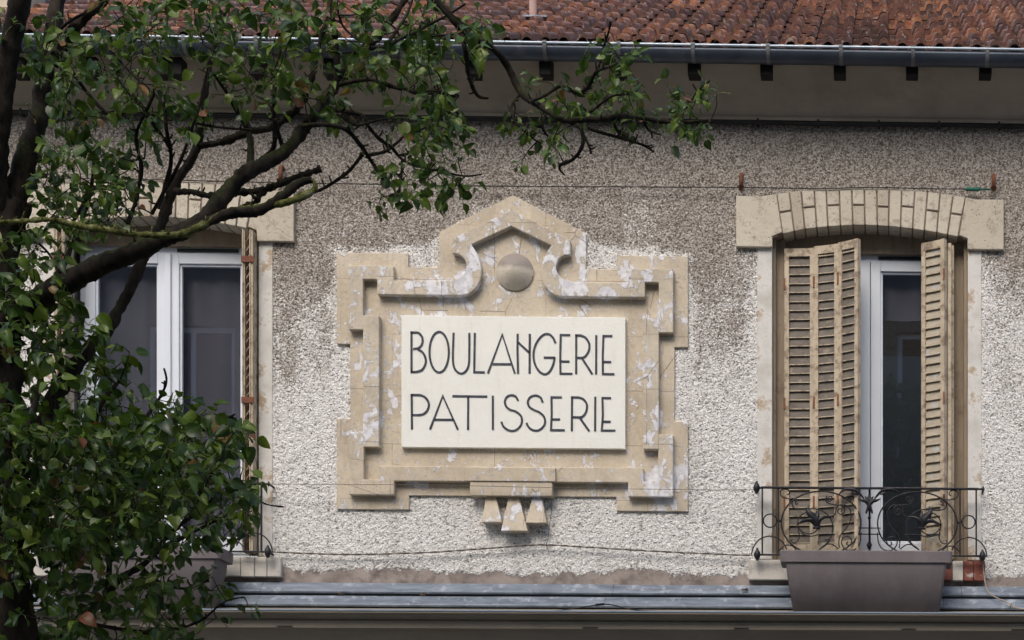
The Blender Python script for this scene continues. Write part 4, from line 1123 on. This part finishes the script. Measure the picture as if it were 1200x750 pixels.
# thinner branches, all one family
brs = [
 [(292, 200, 9), (293, 170, 8), (288, 150, 7), (276, 130, 5), (262, 105, 4), (250, 85, 3)],
 [(295, 195, 6), (318, 175, 6), (322, 150, 5.5), (321, 120, 5), (322, 85, 4), (330, 50, 3.5), (335, 15, 3)],
 [(333, 178, 5), (326, 158, 5), (322, 140, 4)],
 [(385, 128, 6), (405, 131, 5), (424, 134, 4), (432, 148, 4), (444, 163, 4), (458, 173, 4), (472, 187, 3.5), (492, 196, 3), (515, 201, 2.6), (545, 206, 2), (565, 204, 1.6)],
 [(355, 150, 5), (385, 147, 5), (406, 152, 5), (420, 168, 5), (430, 182, 5), (440, 198, 4), (448, 210, 3)],
 [(426, 179, 5), (412, 198, 4), (396, 210, 4), (378, 221, 3.5), (366, 226, 3)],
 [(430, 181, 4), (448, 178, 4), (462, 170, 3.5), (478, 158, 3), (498, 150, 2.5), (510, 138, 2)],
 [(465, 182, 3), (488, 178, 3), (505, 170, 2.6), (520, 160, 2)],
 [(471, 188, 3), (470, 205, 3), (468, 225, 2.6), (467, 240, 2.4)],
 [(400, 138, 3), (418, 146, 3), (440, 140, 3), (455, 138, 2)],
 [(415, 60, 5), (432, 57, 5), (452, 56, 5), (470, 46, 4), (490, 36, 4), (505, 28, 3), (525, 18, 3), (545, 5, 2.6)],
 [(490, 36, 3.5), (510, 42, 3.5), (532, 40, 3), (550, 34, 2.5), (565, 30, 2)],
 [(452, 56, 4), (465, 35, 3.5), (478, 15, 3), (486, -10, 3)],
 [(440, 58, 4), (418, 45, 3.5), (402, 30, 3), (395, 10, 2.5)],
 [(468, 102, 5), (485, 107, 6), (508, 107, 6), (522, 110, 5.5), (535, 113, 5)],
 [(400, 100, 5), (430, 92, 5), (452, 98, 4.5), (470, 104, 4.5)],
 # overhang on the right
 [(470, -30, 8), (505, 0, 8), (532, 22, 8), (555, 42, 8), (580, 62, 8), (598, 85, 8), (612, 108, 8), (628, 122, 7.5), (648, 134, 7), (668, 141, 7), (695, 139, 6.5), (722, 137, 6.5), (745, 140, 5.5), (775, 143, 5), (805, 143, 4), (832, 140, 3)],
 [(540, 36, 5), (545, 58, 5), (547, 80, 4.5), (552, 98, 4.5), (560, 112, 4), (572, 115, 3)],
 [(518, 96, 3), (528, 124, 3), (540, 136, 2.4)],
 [(620, 120, 4), (640, 112, 4), (658, 102, 4), (676, 108, 4), (690, 100, 4), (700, 85, 3.5), (715, 78, 3), (728, 70, 2.6)],
 [(700, 88, 3), (707, 60, 2.6), (712, 42, 2.2), (716, 25, 1.8)],
 [(672, 141, 3.5), (690, 132, 3), (706, 120, 3), (718, 112, 2.6), (740, 110, 2)],
 [(668, 142, 5), (682, 152, 4.5), (684, 168, 4.5), (676, 182, 4), (666, 190, 4), (657, 194, 3.5), (656, 200, 3), (661, 206, 2.4)],
 [(684, 160, 3.5), (690, 172, 3), (692, 179, 3)],
 [(690, 150, 4), (715, 158, 4), (738, 166, 3.5), (755, 172, 3), (766, 179, 2.5)],
 [(716, 140, 4), (726, 155, 3.5), (742, 166, 3)],
 [(755, 142, 3.5), (760, 152, 3), (775, 158, 2)],
 [(796, 142, 3.5), (803, 128, 3.2), (812, 114, 3), (822, 102, 2.6), (832, 94, 2)],
 [(612, 110, 3), (600, 125, 2.6), (606, 145, 2.4), (622, 160, 2), (634, 168, 2)],
 [(640, 130, 3), (636, 150, 3), (642, 160, 2.5)],
 # left centre verticals
 [(45, 370, 7), (62, 330, 7), (78, 300, 6), (90, 270, 5), (100, 240, 4.5), (108, 205, 4), (112, 170, 3)],
 [(55, 352, 4), (70, 330, 4), (60, 300, 3), (45, 285, 2.4)],
 [(150, 262, 5), (160, 225, 5), (165, 195, 4.5), (160, 160, 4), (170, 135, 3.5), (182, 110, 3)],
 [(185, 245, 5), (195, 210, 5), (200, 180, 4.5), (195, 150, 4), (190, 120, 3.5), (165, 95, 3.5), (140, 70, 3), (130, 40, 2.4)],
 [(178, 250, 4.5), (205, 200, 4), (225, 150, 3.5), (240, 95, 3)],
 [(85, 260, 4), (105, 230, 4), (128, 205, 3.5), (150, 190, 3), (170, 186, 2.6)],
 [(150, 105, 4), (168, 125, 4.5), (182, 148, 4), (200, 175, 4)],
 [(60, 60, 4), (85, 85, 4), (105, 110, 4), (128, 135, 4), (150, 130, 3.5)],
 [(230, 145, 3.5), (265, 150, 3), (295, 152, 2.5)],
 [(55, 50, 4), (75, 30, 3.5), (100, 15, 3)],
 # lower mass
 [(70, 750, 12), (95, 728, 11), (122, 700, 9), (142, 680, 8), (162, 664, 7), (180, 650, 6), (200, 628, 6), (222, 606, 5), (245, 590, 5), (262, 578, 4), (285, 575, 3), (310, 590, 2), (333, 594, 1.6)],
 [(122, 700, 6), (128, 660, 6), (126, 620, 6), (128, 570, 5), (132, 530, 4.5), (126, 500, 4), (110, 470, 3)],
 [(128, 600, 4), (150, 570, 4), (172, 548, 4), (200, 530, 3.5), (225, 512, 3), (248, 500, 2.6), (275, 485, 2)],
 [(162, 664, 5), (195, 640, 5), (225, 625, 4), (250, 612, 3.5), (272, 600, 3)],
 [(150, 520, 4), (170, 490, 4), (185, 470, 3.5), (195, 448, 2.6), (192, 432, 2)],
 [(95, 728, 5), (130, 735, 5), (165, 742, 4), (200, 738, 3), (235, 728, 2.4), (262, 706, 2), (285, 700, 1.5)],
 [(60, 560, 8), (85, 530, 7), (105, 500, 6), (120, 470, 5), (140, 445, 4)],
 [(225, 606, 4), (245, 560, 3.5), (262, 530, 3), (270, 505, 2.4)],
 [(10, 560, 10), (30, 500, 8), (45, 450, 6), (50, 410, 5)],
 [(30, 620, 9), (60, 600, 7), (95, 590, 6), (120, 580, 5)],
 [(165, 665, 4), (185, 680, 3.5), (215, 690, 3), (245, 680, 2)],
]
b = new()
for k, br_ in enumerate(brs):
    dy = rt.uniform(-.35, .35) * .6
    if len(br_) > 12 and br_[0][0] > 400: dy = -.1
    limb(b, [(x, y, w_ * 1.1, dy + .12 * sin(i * .8 + k)) for i, (x, y, w_) in enumerate(br_)], wav=1.1, seg=7)
link('branches', b, M['bark'], tree)

# leaf cluster targets: polygons in photo space with densities (clusters per 1000 px2)
def inside(poly, x, y):
    c = False; j = len(poly) - 1
    for i in range(len(poly)):
        if (poly[i][1] > y) != (poly[j][1] > y) and x < (poly[j][0] - poly[i][0]) * (y - poly[i][1]) / (poly[j][1] - poly[i][1]) + poly[i][0]: c = not c
        j = i
    return c
REG = [
 ([(-30, 440), (40, 455), (75, 440), (105, 425), (130, 420), (160, 445), (195, 465), (240, 478), (275, 500), (292, 520), (285, 545), (305, 575), (308, 605), (285, 620), (240, 640), (210, 640), (130, 650), (60, 650), (-30, 640)], 3.3, .75),
 ([(-30, 480), (60, 500), (150, 500), (230, 500), (240, 560), (200, 620), (120, 640), (0, 640)], 3.2, .8),
 ([(-20, 620), (110, 640), (110, 705), (40, 700), (-20, 670)], 2.6, .45),
 ([(-10, 640), (30, 640), (60, 690), (20, 700)], 1.6, .2),
 ([(-20, 690), (70, 690), (100, 760), (-20, 760)], .9, .5),
 ([(110, 640), (230, 620), (240, 660), (215, 690), (150, 690), (110, 680)], 1.3, .5),
 ([(60, 690), (205, 655), (240, 680), (268, 702), (262, 725), (225, 755), (60, 760)], 1.9, .45),
 ([(225, 675), (275, 672), (300, 705), (285, 715), (235, 700)], .8, .2),
 ([(-20, 250), (35, 270), (42, 330), (45, 440), (-20, 440)], 2.6, .5),
 ([(40, 270), (75, 250), (90, 300), (95, 400), (60, 430), (35, 400)], 2.4, .4),
 ([(85, 350), (110, 350), (120, 400), (90, 420)], .9, .3),
 ([(120, 400), (160, 395), (165, 430), (130, 440)], 1.5, .3),
 ([(30, 170), (130, 165), (150, 220), (140, 265), (75, 270), (35, 230)], 3.2, .4),
 ([(130, 165), (175, 170), (175, 250), (130, 260)], 1.0, .4),
 ([(0, 20), (70, 20), (75, 110), (30, 130), (10, 160)], 1.2, .3),
 ([(60, 20), (130, 30), (140, 130), (100, 170), (60, 150)], 2.0, .5),
 ([(120, -10), (250, -10), (260, 60), (240, 110), (150, 120), (120, 60)], 1.9, .6),
 ([(150, 100), (260, 90), (262, 150), (200, 170), (150, 165)], 1.9, .5),
 ([(240, -10), (370, -10), (370, 80), (320, 105), (250, 110)], 1.8, .6),
 ([(260, 60), (330, 60), (330, 130), (270, 145)], 1.8, .4),
 ([(360, -10), (560, -10), (575, 25), (560, 60), (520, 65), (440, 100), (370, 60)], 1.75, .6),
 ([(330, 70), (440, 75), (460, 110), (400, 130), (330, 110)], 1.2, .4),
 ([(430, 70), (525, 60), (530, 120), (500, 150), (450, 120)], 2.1, .5),
 ([(370, 118), (410, 118), (400, 160), (380, 155)], .8, .2),
 ([(440, 120), (520, 120), (550, 150), (550, 190), (500, 200), (450, 165)], 1.9, .4),
 ([(445, 195), (545, 190), (560, 215), (540, 245), (500, 240), (460, 248), (438, 240)], 1.6, .35),
 ([(540, 45), (575, 40), (592, 60), (575, 85), (545, 75)], 1.2, .2),
 ([(580, 110), (620, 100), (625, 150), (590, 160)], 1.5, .2),
 ([(590, 190), (612, 185), (614, 212), (590, 210)], 1.6, .1),
 ([(625, 85), (690, 78), (700, 130), (650, 130), (620, 125)], 2.1, .3),
 ([(620, 135), (680, 145), (670, 185), (630, 180)], 1.3, .3),
 ([(690, 50), (745, 55), (752, 100), (710, 120), (690, 100)], 2.0, .3),
 ([(710, 95), (790, 100), (800, 150), (740, 160), (700, 140)], 2.0, .3),
 ([(795, 90), (842, 90), (840, 155), (800, 165)], 1.9, .2),
 ([(775, 150), (820, 150), (815, 165), (780, 165)], 1.0, .1),
]
targets = []
for poly, dens, dep in REG:
    xs_ = [p[0] for p in poly]; ys_ = [p[1] for p in poly]; A = (max(xs_) - min(xs_)) * (max(ys_) - min(ys_))
    for _ in range(int(A * dens * (2.15 if ys_[0] < 240 else 1.9) / 1000)):
        x, y = rt.uniform(min(xs_), max(xs_)), rt.uniform(min(ys_), max(ys_))
        if inside(poly, x, y): targets.append(P(x, y, TY + rt.uniform(-dep, dep * .7)))
import mathutils
order = []
kd = mathutils.kdtree.KDTree(len(nodes))
for i, (v, r_) in enumerate(nodes): kd.insert(v, i)
kd.balance()
targets.sort(key=lambda t: kd.find(t)[2])
b = new(); added = []
allpts = [v for v, _ in nodes]; allr = [r for _, r in nodes]
kd2 = kd; pend = 0
def nearest(t):
    v, i, d = kd2.find(t); best = (d, Vector(v), allr[i] if i < len(allr) else .004)
    for v2, r2 in added_recent:
        d2 = (v2 - t).length
        if d2 < best[0]: best = (d2, v2, r2)
    return best
added_recent = []
clusters = []
for t in targets:
    d, v, r0 = nearest(t)
    r = min(r0 * .8, .0045)
    if d > .03:
        mid = v.lerp(t, .5) + Vector((rt.uniform(-1, 1), rt.uniform(-1, 1), rt.uniform(-1, 1))) * d * .13
        cp = [Vector(c) for c in catmull([tuple(v), tuple(mid), tuple(t)], 4)]
        n = len(cp); tube(b, cp, [r + (.0017 - r) * i / (n - 1) for i in range(n)], 5, cap=False)
        for i in range(2, n, 2): added_recent.append((cp[i], .003)); 
        ax = (cp[-1] - cp[-3]).normalized()
    else: ax = Vector((rt.uniform(-1, 1), rt.uniform(-1, 1), .3)).normalized()
    clusters.append((t, ax))
    if len(added_recent) > 120:
        for v2, r2 in added_recent: allpts.append(v2); allr.append(r2)
        added_recent = []
        kd2 = mathutils.kdtree.KDTree(len(allpts))
        for i, v2 in enumerate(allpts): kd2.insert(v2, i)
        kd2.balance()
twig_bm = b
# leaves
prof_l = [(0, 0), (.06, .22), (.18, .37), (.36, .43), (.57, .385), (.77, .25), (.91, .10), (1.0, .0)]
verts, faces, vein = [], [], []
def leaf(base, dirv, nrm, L):
    side = dirv.cross(nrm).normalized(); nrm = side.cross(dirv).normalized()
    wd = L * rt.uniform(.68, 1.08); fold = rt.uniform(.05, .8); curl = rt.uniform(-.25, .9); tw = rt.uniform(-.9, .9); wavy = rt.uniform(0.01, .055)
    s = len(verts)
    for k, (t, hw) in enumerate(prof_l):
        c = base + dirv * (L * t) - nrm * (curl * L * t * t)
        sd_ = side * cos(tw * t) + nrm * sin(tw * t); up_ = sd_.cross(dirv) * -1
        for q in (-1, -.5, 0, .5, 1):
            a = abs(q); off = sd_ * (q * hw * wd) + nrm * (a * hw * wd * fold + wavy * L * sin(k * 2.1 + q * 2) * a)
            verts.append(c + off); vein.append(1.0 if q == 0 else 0.0)
    for k in range(len(prof_l) - 1):
        for q in range(4):
            a = s + k * 5 + q
            faces.append((a, a + 1, a + 6, a + 5))
pet = twig_bm
XS = P(575, 100, TY).x; ZS = P(200, 330, TY).z
for t, ax in clusters:
    n = rt.choice((3, 4, 5, 5, 6))
    for k in range(n):
        d = (ax * .5 + Vector((rt.gauss(0, 1), rt.gauss(0, 1), rt.gauss(0, .8)))).normalized()
        pl = rt.uniform(.02, .055); base = t + d * pl + Vector((0, 0, -.006))
        tube(pet, [t, t + d * pl * .5 + Vector((0, 0, .003)), base], .0013, 3, cap=False, mi=1)
        dl = (d + Vector((0, 0, rt.uniform(-1.1, .1)))).normalized()
        nr = (Vector((rt.gauss(0, .55), rt.gauss(0, .55) - .45, rt.gauss(0, .45) + .55))).normalized()
        if abs(nr.dot(dl)) > .92: nr = (nr + Vector((.5, .3, .2))).normalized()
        leaf(base, dl, nr, (.72 if t.x > XS else (.84 if t.z > ZS else 1)) * rt.choice((.028, .040, .048, .055, .062, .068, .076)) * rt.uniform(.9, 1.1))
M['petiole'] = m_flat('petiole', (.09, .14, .03), (.15, .19, .05), 20, .6)
link('twigs', twig_bm, [M['bark'], M['petiole']], tree)
me = bpy.data.meshes.new('crown'); me.from_pydata([tuple(v - tree.location) for v in verts], [], faces)
at = me.attributes.new('vein', 'FLOAT', 'POINT'); at.data.foreach_set('value', vein)
me.polygons.foreach_set('use_smooth', [True] * len(me.polygons)); me.materials.append(M['leaf'])
cr = bpy.data.objects.new('crown', me); C.objects.link(cr); cr.parent = tree
print('leaves', len(verts) // 40, 'clusters', len(clusters))

# ------------------------------------------------------------------ tree on the far pavement, mirrored in the right pane
pp = P(1050, 520, .17); kx = (13.2 + .17) / (12.17)
fx = pp.x * (1 + kx)
ft = empty('tree', (fx, -13.2, 0), 'young street tree across the road, mirrored in the glass of the right window', 'tree')
b = new(); tube(b, [(fx, -13.2, -.02), (fx + .02, -13.2, .3), (fx + .05, -13.2, 2.5), (fx, -13.2, 5), (fx + .1, -13.2, 8.2)], [.16, .12, .10, .07, .02], 12)
for k in range(14):
    a = k * 2.4; z = 3.6 + k * .3; tube(b, [(fx, -13.2, z), (fx + .6 * cos(a), -13.2 + .6 * sin(a), z + .5), (fx + 1.1 * cos(a), -13.2 + 1.1 * sin(a), z + .8)], [.03, .02, .008], 6)
link('trunk', b, M['bark'], ft)
verts, faces, vein = [], [], []
for k in range(2200):
    a = rt.uniform(0, 2 * pi); q = rt.uniform(0, 1) ** .6 * 1.15; z = rt.uniform(-2.2, 2.2)
    q *= sqrt(max(0, 1 - (z / 2.3) ** 2))
    c = Vector((fx + q * cos(a), -13.2 + q * sin(a), 6.0 + z))
    d = Vector((rt.gauss(0, 1), rt.gauss(0, 1), rt.gauss(-.3, .6))).normalized(); nr = Vector((rt.gauss(0, 1), rt.gauss(0, 1), 1)).normalized()
    leaf(c, d, nr, rt.uniform(.10, .16))
me = bpy.data.meshes.new('crown'); me.from_pydata([tuple(v - ft.location) for v in verts], [], faces)
at = me.attributes.new('vein', 'FLOAT', 'POINT'); at.data.foreach_set('value', vein)
me.polygons.foreach_set('use_smooth', [True] * len(me.polygons)); me.materials.append(M['leaf'])
cr2 = bpy.data.objects.new('crown', me); C.objects.link(cr2); cr2.parent = ft
